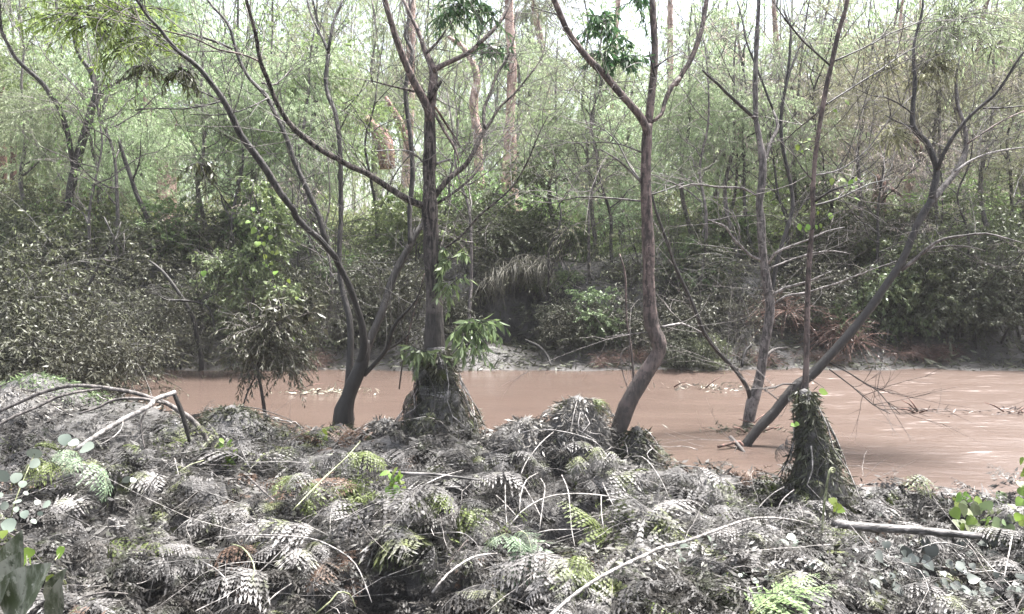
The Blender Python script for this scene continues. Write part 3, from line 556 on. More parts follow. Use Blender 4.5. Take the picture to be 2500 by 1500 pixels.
T6 = traced_tree('upright_sapling', 'thin upright trunk with a ragged skirt of silted fern round its foot', 'tree', 6.0,
    [(9, 900, 800, 95), (9, 905, 400, 95), (9, 890, 100, 88), (6, 905, 1400, 78), (6, 920, 1280, 48), (6, 930, 1000, 40), (6, 935, 700, 38), (6, 945, 450, 35), (6, 965, 200, 34), (6, 975, 30, 33), (3, 972, 1400, 33), (3, 980, 1250, 33), (3, 992, 1100, 32), (3, 1020, 900, 32), (3, 1050, 720, 32), (3, 1085, 550, 33), (3, 1110, 440, 33), (3, 1140, 300, 32), (3, 1170, 180, 31), (3, 1205, 70, 30), (3, 1225, -40, 29)],
    [('branch', [(3, 1100, 470, 15), (3, 1000, 380, 14), (3, 900, 290, 13), (3, 820, 190, 12), (3, 750, 100, 10), (3, 670, -30, 7)], -.4, M['bark_dark']),
     ('branch', [(3, 825, 190, 11), (3, 880, 100, 9), (3, 940, -30, 7)], .2, M['bark_dark']),
     ('branch', [(3, 1115, 440, 14), (3, 1250, 380, 13), (3, 1400, 310, 11), (3, 1520, 240, 10), (3, 1700, 170, 8), (3, 1850, 90, 5)], .4, M['bark_dark']),
     ('branch', [(3, 1050, 755, 16), (3, 1180, 670, 14), (3, 1320, 580, 13), (3, 1450, 500, 12), (3, 1560, 420, 10), (3, 1700, 340, 7), (3, 1830, 310, 4)], .5, M['bark_dark']),
     ('branch', [(3, 1045, 765, 13), (3, 950, 850, 11), (3, 850, 930, 9), (3, 770, 1010, 6)], .4, M['bark_grey']),
     ('branch', [(3, 990, 1245, 12), (3, 1130, 1220, 11), (3, 1260, 1150, 10), (3, 1370, 1050, 9), (3, 1450, 940, 8), (3, 1530, 830, 7), (3, 1680, 680, 4)], -.4, M['bark_pale']),
     ('branch', [(3, 975, 1280, 12), (3, 900, 1200, 10), (3, 800, 1030, 6)], -.3, M['bark_grey']),
     ('branch', [(3, 980, 1440, 16), (3, 1100, 1360, 13), (3, 1250, 1310, 8)], -.3, M['bark_dark']),
     ('branch', [(3, 975, 1465, 17), (3, 1100, 1430, 15), (3, 1200, 1390, 14), (3, 1350, 1320, 11), (3, 1400, 1300, 9), (3, 1550, 1270, 5)], .4, M['bark_dark'])],
    M['bark_red'], 16, 4, sides=9, rough=.05, twmat=M['bark_grey'])

# trees and saplings on the far bank, left
T7 = traced_tree('bank_tree', 'dark crooked tree on the far bank with a short upper fork, near the left edge', 'tree', 17.4,
    [(4, 420, 420, 70), (4, 430, 360, 66), (4, 450, 200, 62), (4, 470, 50, 60), (1, 490, 1430, 60), (1, 510, 1300, 60), (1, 560, 1100, 58), (1, 600, 950, 52), (1, 640, 800, 46), (1, 680, 660, 42), (1, 655, 530, 40), (1, 620, 470, 34), (1, 580, 420, 32), (1, 540, 330, 28), (1, 520, 200, 24), (1, 500, 60, 18)],
    [('limb', [(1, 528, 1240, 34), (1, 508, 1090, 36), (1, 488, 980, 36), (1, 460, 880, 38), (1, 420, 760, 38), (1, 370, 690, 36), (1, 300, 590, 32), (1, 200, 500, 30), (1, 110, 410, 28), (1, 60, 320, 25), (1, 15, 230, 23), (1, 0, 120, 20), (1, -5, -30, 16)], -1.5, None),
     ('branch', [(1, 640, 490, 30), (1, 660, 460, 24), (1, 680, 430, 16)], .2, None),
     ('branch', [(1, 660, 720, 20), (1, 760, 630, 22), (1, 830, 590, 20), (1, 960, 530, 14), (1, 1060, 480, 8)], -.8, None)],
    M['bark_dark'], 17, 3, (.5, 1.6), sides=8, twr=.008)
T8 = traced_tree('bank_sapling', 'dark thin sapling slanting down the far bank below the pink paperbark', 'tree', 17.0,
    [(4, 1150, 400, 34), (4, 1110, 280, 34), (4, 1060, 130, 33), (4, 1010, 10, 32), (1, 970, 1380, 31), (1, 920, 1230, 30), (1, 870, 1090, 26), (1, 840, 980, 16)],
    [('branch', [(1, 940, 1290, 14), (1, 990, 1150, 11), (1, 1000, 1000, 7)], -.3, None)], M['bark_dark'], 18, 4, (.4, 1.2), sides=7, twr=.007)
T9 = traced_tree('bank_sapling', 'crooked dark sapling standing at the far waterline on pale mud, left', 'tree', 14.3,
    [(4, 1425, 1200, 40), (4, 1430, 1100, 36), (4, 1400, 950, 32), (4, 1370, 800, 30), (4, 1280, 640, 28), (4, 1150, 470, 22), (4, 1060, 400, 14)],
    [('branch', [(4, 1380, 690, 16), (4, 1290, 680, 18), (4, 1190, 680, 16), (4, 1140, 655, 10)], -.3, None),
     ('branch', [(4, 1385, 690, 16), (4, 1470, 720, 16), (4, 1510, 800, 14), (4, 1535, 940, 8)], -.3, None),
     ('branch', [(4, 1390, 690, 10), (4, 1480, 660, 8), (4, 1540, 630, 5)], -.2, None)], M['bark_dark'], 19, 5, (.3, .9), sides=7, twr=.006)
T10 = traced_tree('bank_sapling', 'sinuous dark bare sapling over the shadowed left bank', 'tree', 13.6,
    [(4, 330, 760, 26), (4, 390, 700, 24), (4, 520, 650, 22), (4, 620, 580, 20), (4, 690, 460, 19), (4, 720, 370, 18), (4, 810, 260, 16), (4, 790, 200, 14), (4, 740, 90, 9)],
    [('branch', [(4, 810, 260, 12), (4, 830, 220, 10), (4, 860, 120, 6)], .2, None), ('branch', [(4, 720, 380, 12), (4, 800, 400, 9), (4, 880, 330, 6), (4, 880, 200, 4)], .2, M['bark_grey'])], M['bark_dark'], 20, 4, (.3, .8), sides=7, twr=.005)
T11 = traced_tree('edge_tree', 'brown trunk bending down at the left edge of the far forest', 'tree', 22,
    [(1, 95, 1330, 44), (1, 95, 1180, 42), (1, 95, 1050, 42), (1, 80, 900, 42), (1, 30, 750, 42), (1, 0, 560, 38), (1, -30, 300, 34)], [], M['bark_brown'], 21, sides=8)
T12 = traced_tree('edge_tree', 'second brown trunk cut by the left edge, straight and thicker', 'tree', 23,
    [(1, 12, 1330, 66), (1, 15, 1170, 62), (1, 0, 850, 58), (1, -40, 500, 52)], [], M['bark_brown'], 22, sides=8)

# ------------------------------------------------------------------ paperbarks and other forest trunks seen between
cr_a = [foliage('crown', 100 + q, crown_clumps(q, 16, 1.5, 2.7, .8), 560, 26, .95, .135, .025, .55, [M['leaf_light_glare'], M['bark_grey']], hang=.8) for q in range(3)]
cr_b = [foliage('crown', 110 + q, crown_clumps(9 + q, 14, 1.5, 2.6, .75), 400, 26, .8, .11, .03, .4, [M['leaf_mid'], M['bark_grey']], hang=.6) for q in range(2)]
cr_c = [foliage('crown', 120 + q, crown_clumps(19 + q, 15, 1.6, 2.8, .9), 520, 22, 1.1, .16, .012, .45, [M['leaf_olive'], M['bark_grey']], hang=.9, twr=.008) for q in range(2)]
cr_d = [foliage('crown', 130 + q, crown_clumps(29 + q, 13, 1.7, 2.7, .9), 760, 18, 1.1, .14, .014, .4, [M['leaf_brown'], M['bark_red']], hang=.7, twr=.009) for q in range(2)]
def pb(label, Y, rows, mat, seed, extra=(), crown=None, cs=1.0):
    rows = [(*q[:-1], q[-1] * 1.25) for q in rows]
    t = traced_tree('paperbark_tree', label, 'tree', Y, rows, list(extra), mat, seed, 1.2, (.6, 1.8), sides=9, rough=.12, twr=.01, group='paperbark trees in the far forest')
    tr = smooth_line(poly(5, rows, Y))
    if crown is not None:
        c = put('crown', crown, t, 'stuff'); c.location = Vector([float(v) for v in tr[-1, :3]]) - t.location + Vector((0, .3, 1.6 * cs)); c.scale = (cs,) * 3
    return t
PBM = M['bark_paper']
pb('pink peeling paperbark with a broad split base, left', 25, [(4, 1170, 260, 185), (4, 1165, 180, 140), (4, 1170, 0, 112), (1, 1180, 1400, 108), (1, 1165, 1250, 84), (1, 1120, 1100, 74), (1, 1080, 1000, 62), (1, 1060, 880, 54), (1, 1045, 700, 46), (1, 1050, 400, 36)], PBM, 41,
   [('stem', [(4, 1210, 60, 50), (1, 1240, 1440, 34), (1, 1236, 1250, 30), (1, 1237, 1080, 24), (1, 1250, 800, 16)], .4, None)], cr_a[0], 1.1)
pb('tall pink paperbark with a dark silted foot, behind the forked tree', 24, [(5, 1250, 330, 125), (5, 1240, 150, 112), (5, 1238, 0, 104), (2, 1212, 1300, 80), (2, 1225, 1080, 84), (2, 1220, 900, 58), (2, 1230, 700, 54), (2, 1236, 450, 52), (2, 1220, 200, 52), (2, 1214, -60, 46)], PBM, 42)
pb('forked pinkish paperbark between the forked tree and the tall one', 23, [(2, 1010, 1350, 56), (2, 1000, 1150, 54), (2, 990, 950, 52), (2, 962, 750, 48), (2, 988, 560, 44), (2, 950, 440, 38), (2, 880, 330, 28), (2, 780, 260, 16)], PBM, 43,
   [('limb', [(2, 985, 540, 30), (2, 1015, 430, 24), (2, 1020, 370, 16), (2, 1040, 250, 9)], .3, M['bark_dark'])], None)
pb('straight pink paperbark hidden close behind the forked tree', 29, [(2, 470, 1500, 60), (2, 490, 1200, 58), (2, 505, 800, 54), (2, 515, 400, 50), (2, 520, 150, 48), (2, 522, -60, 44)], PBM, 44)
pb('leaning broken reddish paperbark stump left of the forked tree', 21, [(2, 350, 1200, 90), (2, 330, 1000, 84), (2, 260, 910, 70), (2, 195, 835, 36)], M['bark_redbrown'], 45)
pb('thin reddish paperbark slanting behind the forked tree', 22, [(2, 520, 1080, 46), (2, 470, 930, 42), (2, 400, 800, 36), (2, 340, 690, 20)], M['bark_redbrown'], 46)
pb('brown broken paperbark with a leaning dead limb, right of the upright sapling', 19, [(6, 1440, 170, 82), (6, 1440, 60, 78), (3, 1440, 1440, 74), (3, 1450, 1310, 70), (3, 1440, 1240, 30)], M['bark_brown'], 47,
   [('limb', [(3, 1470, 1330, 34), (3, 1530, 1345, 28), (3, 1600, 1390, 14)], -.3, None)])
pb('pale pink trunk against the bright sky gap', 33, [(2, 1490, 900, 42), (2, 1470, 560, 40), (2, 1440, 300, 38), (2, 1400, 100, 34), (2, 1380, -60, 30)], PBM, 48, (), cr_a[1], .9)
pb('straight pale trunk just right of the bright sky gap', 36, [(2, 2370, 900, 36), (2, 2362, 550, 34), (2, 2360, 200, 32), (2, 2362, -60, 30)], PBM, 49)
pb('slim pale trunk left of the reddish limbs, under the sky', 38, [(2, 1950, 800, 34), (2, 1962, 400, 30), (2, 1985, 100, 28), (2, 1995, -60, 26)], PBM, 50)
pb('thin pink trunk behind the slender grey tree', 23, [(3, 780, 1300, 40), (3, 765, 900, 36), (3, 742, 480, 32), (3, 718, 350, 30), (3, 700, 100, 26), (3, 690, -60, 22)], PBM, 51)
pb('brownish trunk curving upward near the right edge', 21, [(3, 1990, 900, 44), (3, 2020, 680, 38), (3, 2080, 500, 34), (3, 2150, 350, 30), (3, 2185, 100, 26), (3, 2230, -40, 22)], M['bark_brown'], 52, (), cr_c[0], .8)
pb('leaning reddish trunk low in the right forest', 19, [(3, 1770, 1180, 50), (3, 1720, 1060, 46), (3, 1690, 980, 30)], M['bark_brown'], 53)
pb('dark straight trunk behind the lime vine', 20, [(4, 1660, 330, 46), (4, 1655, 100, 44), (1, 1790, 1350, 40), (1, 1800, 1150, 36), (1, 1790, 900, 28)], M['bark_dark'], 54)

# ------------------------------------------------------------------ forest rows
def trunk_mesh(seed, h=9.0, r=.1, mat=None):
    rng = np.random.default_rng(seed); mb = MB()
    z = np.linspace(-.4, h, 9); x = np.cumsum(rng.normal(size=9) * .14); y = np.cumsum(rng.normal(size=9) * .1)
    ln = np.stack([x - x[0], y - y[0], z, np.linspace(r, r * .25, 9)], 1); ln = smooth_line(ln, 3); mb.tube(ln[:, :3], ln[:, 3], 7, rough=.05)
    for q in range(7):
        k = rng.integers(6, len(ln) - 2); p = ln[k]; a = rng.uniform(0, 6.28); L = rng.uniform(1.2, 2.6)
        t = np.linspace(0, 1, 6)[:, None]
        pl = p[:3] + np.array([math.cos(a), math.sin(a), .9]) * L * t * .7 + np.array([0, 0, .3]) * L * t ** 2 + rng.normal(size=(6, 3)) * .04
        mb.tube(pl, np.linspace(p[3] * .5, .012, 6), 5, cap=False)
    return mb.mesh('trunk', mat)
tk = {'grey': [trunk_mesh(201 + q, mat=M['bark_grey']) for q in range(2)], 'pink': [trunk_mesh(211 + q, r=.13, mat=M['bark_paper']) for q in range(2)], 'dark': [trunk_mesh(221, mat=M['bark_dark'])]}
LAND = [(120, 'the left edge'), (400, 'the split pink paperbark'), (640, 'the lime-leaved vine'), (850, 'the dark multi-stemmed tree'), (1050, 'the rough forked tree'), (1250, 'the tall pink paperbark'),
        (1590, 'the smooth reddish tree'), (1860, 'the slender grey tree'), (1990, 'the upright sapling'), (2240, 'the leaning tree'), (2420, 'the right edge')]
def land(sx): return min(LAND, key=lambda a: abs(a[0] - sx))[1]
ORD = ['nearest', 'second nearest', 'third nearest', 'fourth nearest', 'fifth nearest', 'sixth nearest', 'seventh nearest', 'eighth nearest', 'ninth nearest', 'tenth nearest', 'eleventh nearest', 'twelfth nearest', 'thirteenth nearest', 'fourteenth nearest', 'farthest']
pending = {}
def later(o, look, tail):
    pending.setdefault((look, tail), []).append(o)
def settle_labels():
    for (look, tail), os_ in pending.items():
        os_.sort(key=lambda o: o.location.y)
        for q, o in enumerate(os_):
            o['label'] = f'{look} {tail}' if len(os_) == 1 else f'{ORD[min(q, 14)]} {look} {tail}'
rng = np.random.default_rng(5)
kinds = {'light': ('feathery pale green tree', cr_a, 'grey'), 'mid': ('leafy mid green tree', cr_b, 'dark'), 'olive': ('drooping olive green tree', cr_c, 'grey'), 'brown': ('browned thin-needled tree', cr_d, 'pink')}
for (Y, step, h0) in ((19.6, 3.0, 5.0), (22.2, 3.2, 6.5), (25.5, 3.4, 7.5), (29.5, 3.8, 8.5), (34.5, 4.2, 10.0), (40, 4.6, 11.5)):
    x = -Y * .74 + rng.uniform(0, 1.5)
    while x < Y * .74:
        xx, yy = x + rng.uniform(-.8, .8), Y + rng.uniform(-1.0, 1.0)
        sx, _ = to_px((xx, yy, 3)); u = rng.uniform()
        if sx < 950: kd = 'light' if u < .62 else ('mid' if u < .85 else 'olive')
        elif sx < 1750: kd = 'light' if u < .5 else ('olive' if u < .75 else 'mid')
        else: kd = 'brown' if u < .38 else ('olive' if u < .75 else ('light' if u < .9 else 'mid'))
        skip = any(abs(sx - px_) < 105 and Y < Yp for px_, Yp in ((400, 25), (1225, 24), (905, 22), (2140, 19.9), (1000, 26))) and rng.uniform() < .85 or 1080 < sx < 1900 and Y > 28 and rng.uniform() < .3
        if not skip:
            look, crs, tkk = kinds[kd]
            h = h0 * rng.uniform(.85, 1.35)
            if 1080 < sx < 1900: h *= .92
            t = thing({'light': 'feathery_tree', 'mid': 'leafy_tree', 'olive': 'drooping_tree', 'brown': 'browned_tree'}[kd], '', 'tree', (xx, yy, hgt(xx, yy) - .1), 'trees in the far forest')
            tr = put('trunk', tk[tkk][rng.integers(len(tk[tkk]))], t); tr.scale = (1, 1, h / 9.0 * .95); tr.rotation_euler.z = rng.uniform(0, 6.28)
            c = put('crown', crs[rng.integers(len(crs))], t, 'stuff'); sz = h / 7.2 * .92
            c.location = (0, 0, h * .56); c.scale = (min(1.5, .75 + sz * .35), min(1.5, .75 + sz * .35), sz); c.rotation_euler.z = rng.uniform(0, 6.28)
            later(t, look, 'behind ' + land(sx))
        x += step * rng.uniform(.8, 1.2)
for sx, Y, s_, k in ((90, 17.4, .62, 0), (270, 18.2, .7, 1), (520, 17.6, .6, 2), (690, 18.4, .72, 0), (770, 17.2, .6, 1), (1370, 18.6, .6, 0), (1460, 17.8, .62, 1), (1690, 18.2, .66, 2), (1800, 17.2, .6, 0), (1950, 18.4, .7, 1), (2110, 17.4, .6, 3), (2290, 18.0, .7, 3), (2420, 17.2, .66, 4)):
    x = (sx - 1250) / FPX * Y; t = thing('feathery_tree', '', 'tree', (x, Y, hgt(x, Y) - .1), 'slight trees along the top of the far bank')
    tr = put('trunk', tk['grey'][k % 2], t); tr.scale = (.6, .6, s_ * .95); c = put('crown', (cr_a + cr_c)[k], t, 'stuff'); c.location = (0, 0, 3.4 + 2.4 * (s_ - .6)); c.scale = (s_ * 1.15, s_ * 1.15, s_); c.rotation_euler.z = rng.uniform(0, 6.28)
    later(t, 'slight feathery bank-top tree', 'behind ' + land(sx))
# far wood beyond, reads as one mass
mb = MB(); rng = np.random.default_rng(77); cl = []; stems = []
for q in range(300):
    Y = rng.uniform(45, 78); x = rng.uniform(-.8, .8) * Y; sx, _ = to_px((x, Y, 4))
    h = rng.uniform(16, 25) * (Y / 60) * (.62 if 1320 < sx < 1520 or 1610 < sx < 1690 else 1.0)
    z = hgt(x, Y)
    for k in range(7): cl.append((x + rng.normal() * 1.3, Y + rng.normal(), z + h * rng.uniform(.15, 1), rng.uniform(1.0, 2.0)))
    stems.append(np.array([[x, Y, z - .5], [x + rng.normal() * .3, Y, z + h * .3], [x + rng.normal() * .5, Y, z + h * .65], [x + rng.normal() * .7, Y, z + h]]))
foliage_into(mb, rng, cl, 17000, 11, 1.7, .30, .085, .5, hang=.6, twigs=False)
mb.tritwigs(np.array(stems[::2]), .13, .05, 1)
mb.build('distant_wood', [M['leaf_light_glare'], M['bark_pale']], kind='stuff')

# undergrowth on the forest floor
ug = [foliage('foliage', 140 + q, [(rng.uniform(-.6, .6), rng.uniform(-.6, .6), rng.uniform(.2, 1.1), .5) for k in range(9)], 170, 22, .55, .09, .022, .45, [m, M['bark_grey']], hang=.4, up=.5) for q, m in enumerate((M['leaf_grass'], M['leaf_mid'], M['leaf_olive']))]
rng = np.random.default_rng(6)
for q in range(75):
    Y = rng.uniform(18.6, 31); x = rng.uniform(-.7, .7) * Y; sx, _ = to_px((x, Y, 2.6))
    if any(abs(sx - px_) < 70 and Y < Yp for px_, Yp in ((400, 25), (1240, 24), (2140, 19.5))): continue
    t = thing('undergrowth_bush', '', 'bush', (x, Y, hgt(x, Y)), 'undergrowth bushes on the forest floor')
    k = 0 if rng.uniform() < (.6 if sx < 1700 else .25) else (1 if rng.uniform() < .4 else 2)
    f = put('foliage', ug[k], t, 'stuff'); s_ = rng.uniform(.8, 1.7); f.scale = (s_, s_, s_); f.rotation_euler.z = rng.uniform(0, 6)
    later(t, ('low pale grassy bush', 'low mid green bush', 'low olive bush')[k], 'behind ' + land(sx))
mb = MB(); N = 22000; gy = rng.uniform(17.2, 42, N); gx = rng.uniform(-.72, .72, N) * gy
gz = np.array([hgt(a, b) for a, b in zip(gx, gy)])
d = nrm(np.stack([rng.normal(size=N) * .35, rng.normal(size=N) * .35, np.ones(N)], 1)); sd_ = nrm(np.cross(d, rng.normal(size=(N, 3))))
mb.kites(np.stack([gx, gy, gz - .02], 1), d, sd_, rng.uniform(.2, .6, N), rng.uniform(.02, .045, N)); mb.build('forest_grass', M['leaf_grass'], kind='stuff')

# ------------------------------------------------------------------ shrubs on the far bank
def ragged(seed, n, wx, wy, h, r):
    g = np.random.default_rng(seed); out = []
    for k in range(n):
        x = g.uniform(-wx, wx); out.append((x, g.uniform(-wy, wy), g.uniform(.1, 1) ** .8 * h * (1 - .35 * abs(x) / wx) * g.uniform(.6, 1.1), r * g.uniform(.5, 1.4)))
    return out
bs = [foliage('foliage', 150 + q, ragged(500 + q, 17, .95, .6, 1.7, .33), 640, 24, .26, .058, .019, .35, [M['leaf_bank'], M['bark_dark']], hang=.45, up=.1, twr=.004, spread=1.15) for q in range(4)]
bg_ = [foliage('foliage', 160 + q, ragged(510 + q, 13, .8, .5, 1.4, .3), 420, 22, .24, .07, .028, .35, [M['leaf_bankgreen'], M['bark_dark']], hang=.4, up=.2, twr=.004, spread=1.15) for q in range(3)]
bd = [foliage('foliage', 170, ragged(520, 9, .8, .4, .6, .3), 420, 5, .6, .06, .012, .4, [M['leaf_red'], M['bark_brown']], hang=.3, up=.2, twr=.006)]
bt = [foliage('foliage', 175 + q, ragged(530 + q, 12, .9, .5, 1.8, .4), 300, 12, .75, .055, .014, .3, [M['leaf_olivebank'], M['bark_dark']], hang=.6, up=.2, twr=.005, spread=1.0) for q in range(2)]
def shrub_stem(seed):
    r_ = np.random.default_rng(seed); mb = MB()
    for q in range(5):
        a = r_.uniform(0, 6.28); t = np.linspace(0, 1, 6)[:, None]; L = r_.uniform(.9, 1.5)
        pl = np.array([[0, 0, -.25]]) + np.array([math.cos(a) * .5, math.sin(a) * .4, 1]) * L * t + r_.normal(size=(6, 3)) * .03
        mb.tube(pl, np.linspace(.022, .006, 6), 5, cap=False)
    return mb.mesh('stem', M['bark_dark'])
sst = [shrub_stem(300 + q) for q in range(3)]
rng = np.random.default_rng(8)
def bank_shrub(x, Y, s_, k, dz=0.0):
    ms, nm, look = ((bs, 'bank_shrub', 'silt-coated drooping shrub'), (bg_, 'green_shrub', 'partly green leafy shrub'), (bd, 'dead_brush', 'reddish dead brushwood'), (bt, 'bare_shrub', 'bare twiggy silted shrub'))[k]
    t = thing(nm, '', 'shrub' if k != 2 else 'brushwood', (x, Y, hgt(x, Y) + dz), 'flood-combed shrubs on the far bank')
    f = put('foliage', ms[rng.integers(len(ms))], t, 'stuff'); f.scale = (s_, s_, s_ * rng.uniform(.85, 1.15)); f.rotation_euler.z = rng.uniform(0, 6.28)
    if k != 2: st = put('stem', sst[rng.integers(3)], t); st.scale = (s_,) * 3
    sx, _ = to_px((x, Y, 1.5)); later(t, look, 'on the far bank behind ' + land(sx) if 150 < sx < 2400 else 'on the far bank at ' + land(sx))
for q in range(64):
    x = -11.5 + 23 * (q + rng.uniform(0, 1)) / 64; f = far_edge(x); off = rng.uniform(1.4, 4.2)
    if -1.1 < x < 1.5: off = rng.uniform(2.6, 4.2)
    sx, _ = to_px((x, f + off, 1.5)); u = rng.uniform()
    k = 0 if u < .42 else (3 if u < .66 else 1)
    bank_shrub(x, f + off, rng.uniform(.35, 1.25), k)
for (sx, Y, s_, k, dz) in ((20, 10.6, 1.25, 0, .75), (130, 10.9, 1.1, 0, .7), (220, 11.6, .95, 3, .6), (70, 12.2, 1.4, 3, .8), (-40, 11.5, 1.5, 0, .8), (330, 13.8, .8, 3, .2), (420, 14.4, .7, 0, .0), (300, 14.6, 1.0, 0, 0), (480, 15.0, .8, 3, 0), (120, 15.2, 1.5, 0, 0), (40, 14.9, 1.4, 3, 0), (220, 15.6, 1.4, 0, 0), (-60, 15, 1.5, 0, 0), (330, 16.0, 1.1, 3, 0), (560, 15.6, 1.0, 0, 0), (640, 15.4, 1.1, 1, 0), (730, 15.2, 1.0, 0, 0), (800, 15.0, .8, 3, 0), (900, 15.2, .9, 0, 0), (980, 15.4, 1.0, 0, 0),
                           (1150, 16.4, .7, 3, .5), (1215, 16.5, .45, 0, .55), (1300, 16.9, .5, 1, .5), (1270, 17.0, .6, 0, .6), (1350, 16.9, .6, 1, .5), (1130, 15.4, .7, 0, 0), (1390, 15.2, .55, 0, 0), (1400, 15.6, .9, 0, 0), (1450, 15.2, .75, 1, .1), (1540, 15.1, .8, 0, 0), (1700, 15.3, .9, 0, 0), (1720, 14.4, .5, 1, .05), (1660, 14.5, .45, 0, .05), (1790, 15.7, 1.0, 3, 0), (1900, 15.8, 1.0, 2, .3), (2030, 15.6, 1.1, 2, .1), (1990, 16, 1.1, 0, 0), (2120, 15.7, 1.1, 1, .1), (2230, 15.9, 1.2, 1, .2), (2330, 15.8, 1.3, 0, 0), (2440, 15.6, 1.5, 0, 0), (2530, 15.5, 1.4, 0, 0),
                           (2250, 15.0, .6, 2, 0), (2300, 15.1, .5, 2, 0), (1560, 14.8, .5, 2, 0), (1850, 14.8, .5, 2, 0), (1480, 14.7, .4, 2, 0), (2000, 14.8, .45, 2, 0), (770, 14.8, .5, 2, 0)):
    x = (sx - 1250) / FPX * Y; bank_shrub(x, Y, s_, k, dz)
# bare twiggy saplings on the far bank
def sapling_parts(seed):
    g = np.random.default_rng(seed); mb = MB(); tw = MB(); lf = MB()
    z = np.linspace(-.3, g.uniform(4.2, 5.6), 8); x = np.cumsum(g.normal(size=8) * .13) ; y = np.cumsum(g.normal(size=8) * .1)
    ln = smooth_line(np.stack([x - x[0], y - y[0], z, np.linspace(.045, .01, 8)], 1), 4); mb.tube(ln[:, :3], ln[:, 3], 6); cl = []
    for q in range(11):
        k = g.integers(8, len(ln) - 3); p = ln[k]; a = g.uniform(0, 6.28); L = g.uniform(.8, 2.0); t = np.linspace(0, 1, 7)[:, None]
        pl = p[:3] + np.array([math.cos(a), math.sin(a), g.uniform(.3, 1.1)]) * L * t * .8 + np.array([0, 0, g.uniform(-.3, .2)]) * L * t ** 2 + g.normal(size=(7, 3)) * .03
        mb.tube(pl, np.linspace(max(.008, p[3] * .6), .005, 7), 5, cap=False)
        for w, r_ in twigs_on(np.concatenate([pl, np.full((7, 1), .01)], 1), 9, .3, .9, g, .005, .2, 3, 1.2): tw.tritwigs(w[None], r_, r_ * .4)
        for w in pl[3:]: cl.append((*w, .35))
    foliage_into(lf, g, cl, 110, 9, .4, .075, .015, .5, hang=.9, twr=.003)
    return mb, tw, lf
SAP = []
for q in range(4):
    a_, b_, c_ = sapling_parts(600 + q); bk = M['bark_grey'] if q % 2 else M['bark_dark']
    SAP.append((a_.mesh('trunk', bk), b_.mesh('twigs', M['bark_grey']), c_.mesh('foliage', [M[('leaf_olive', 'leaf_light_glare', 'leaf_brown', 'leaf_mid')[q]], M['bark_grey']])))
rng = np.random.default_rng(61)
for q, sx in enumerate((200, 290, 470, 560, 700, 780, 930, 1080, 1150, 1330, 1440, 1500, 1680, 1760, 1850, 1930, 2040, 2110, 2230, 2320, 2400, 2470)):
    Y = rng.uniform(15.2, 18.2); x = (sx - 1250) / FPX * Y; t = thing('bare_sapling', '', 'sapling', (x, Y, hgt(x, Y)), 'bare twiggy saplings on the far bank')
    k = int(rng.integers(4)) if sx < 1600 else int(rng.choice([0, 2, 2, 0, 1])); s_ = rng.uniform(.75, 1.25)
    for nm, me in zip(('trunk', 'twigs', 'foliage'), SAP[k]):
        o = put(nm, me, t, None if nm == 'trunk' else 'stuff'); o.scale = (s_,) * 3; o.rotation_euler = (0, 0, 0)
    t.rotation_euler.z = rng.uniform(0, 6.28); later(t, 'thin bare twiggy sapling', 'on the far bank behind ' + land(sx))
# overhanging grass lip above the dark hollow
g0 = P(*S(5, 1250, 480), 16.0); t = thing('overhanging_grass', 'pale dry grass tussock hanging over the dark hollow in the far bank', 'grass tussock', g0)
mb = MB(); N = 300; rng = np.random.default_rng(9)
u = rng.uniform(0, 1, N); bx = P(*S(5, 1000, 500), 16)[0] + u * (P(*S(5, 1480, 500), 16)[0] - P(*S(5, 1000, 500), 16)[0])
top = np.array([P(*S(5, 1000 + 480 * a, 560 - 150 * math.sin(min(1, a * 1.15) * math.pi * .62)), 16)[2] for a in u])
by = 16.2 + rng.uniform(-.25, .5, N); bz = top + (by - 16.2) * .35
cn = np.array([nz(float(a) * 5, 3.3) for a in bx]); L = rng.uniform(.15, .45, N) * (1 + 1.6 * cn); out_ = rng.uniform(.02, .4, N)
p0 = np.stack([bx, by, bz], 1); p1 = p0 + np.stack([rng.normal(size=N) * .08, -out_, L * .05], 1); p2 = p1 + np.stack([rng.normal(size=N) * .08, -out_ * .6, -L * .5], 1); p3 = p2 + np.stack([rng.normal(size=N) * .05, -out_ * .1, -L * .7], 1)
mb.tritwigs(np.stack([p0, p1, p2, p3], 1), .008, .003, 0); mb.build('blades', M['leaf_drybank'], t, 'stuff')
mb = MB(); A = 22; xa, xb = P(*S(5, 985, 500), 16)[0], P(*S(5, 1470, 500), 16)[0]; rows = []
for k in range(A + 1):
    u = k / A; x = xa + (xb - xa) * u; zt = P(*S(5, 1000 + 560 * u, 585 - 150 * math.sin(min(1, u * 1.15) * math.pi * .62)), 16)[2]; w_ = .12 * nz(u * 6, 1.7) + .5 * sm(.7, 1, u); zt -= .3 * sm(.75, 1, u)
    for (y, dz) in ((16.25 + w_, -.22), (16.12 + w_, -.08), (16.3 + w_, .0), (16.9, .02), (17.9, hgt(x, 17.9) - zt + .03), (18.1, hgt(x, 18.1) - zt - .5), (17.2, -.35)): rows.append((x, y + .06 * nz(u * 9, y), zt + dz))
qd = [(k * 7 + j_, (k + 1) * 7 + j_, (k + 1) * 7 + (j_ + 1) % 7, k * 7 + (j_ + 1) % 7) for k in range(A) for j_ in range(7)]
mb.add(rows, qd); mb.build('soil_lip', M['ground'], t)
spray(t, 'fringe', [(5, 1000 + 45 * q, 600 - 150 * math.sin(min(1, q / 11 * 1.15) * math.pi * .62) + (q % 3) * 22, 48, 16.1) for q in range(11)], [M['leaf_olivebank'], M['bark_dark']], 66, 260, 16, .26, .06, .016, .7, hang=.8, spread=1.1)

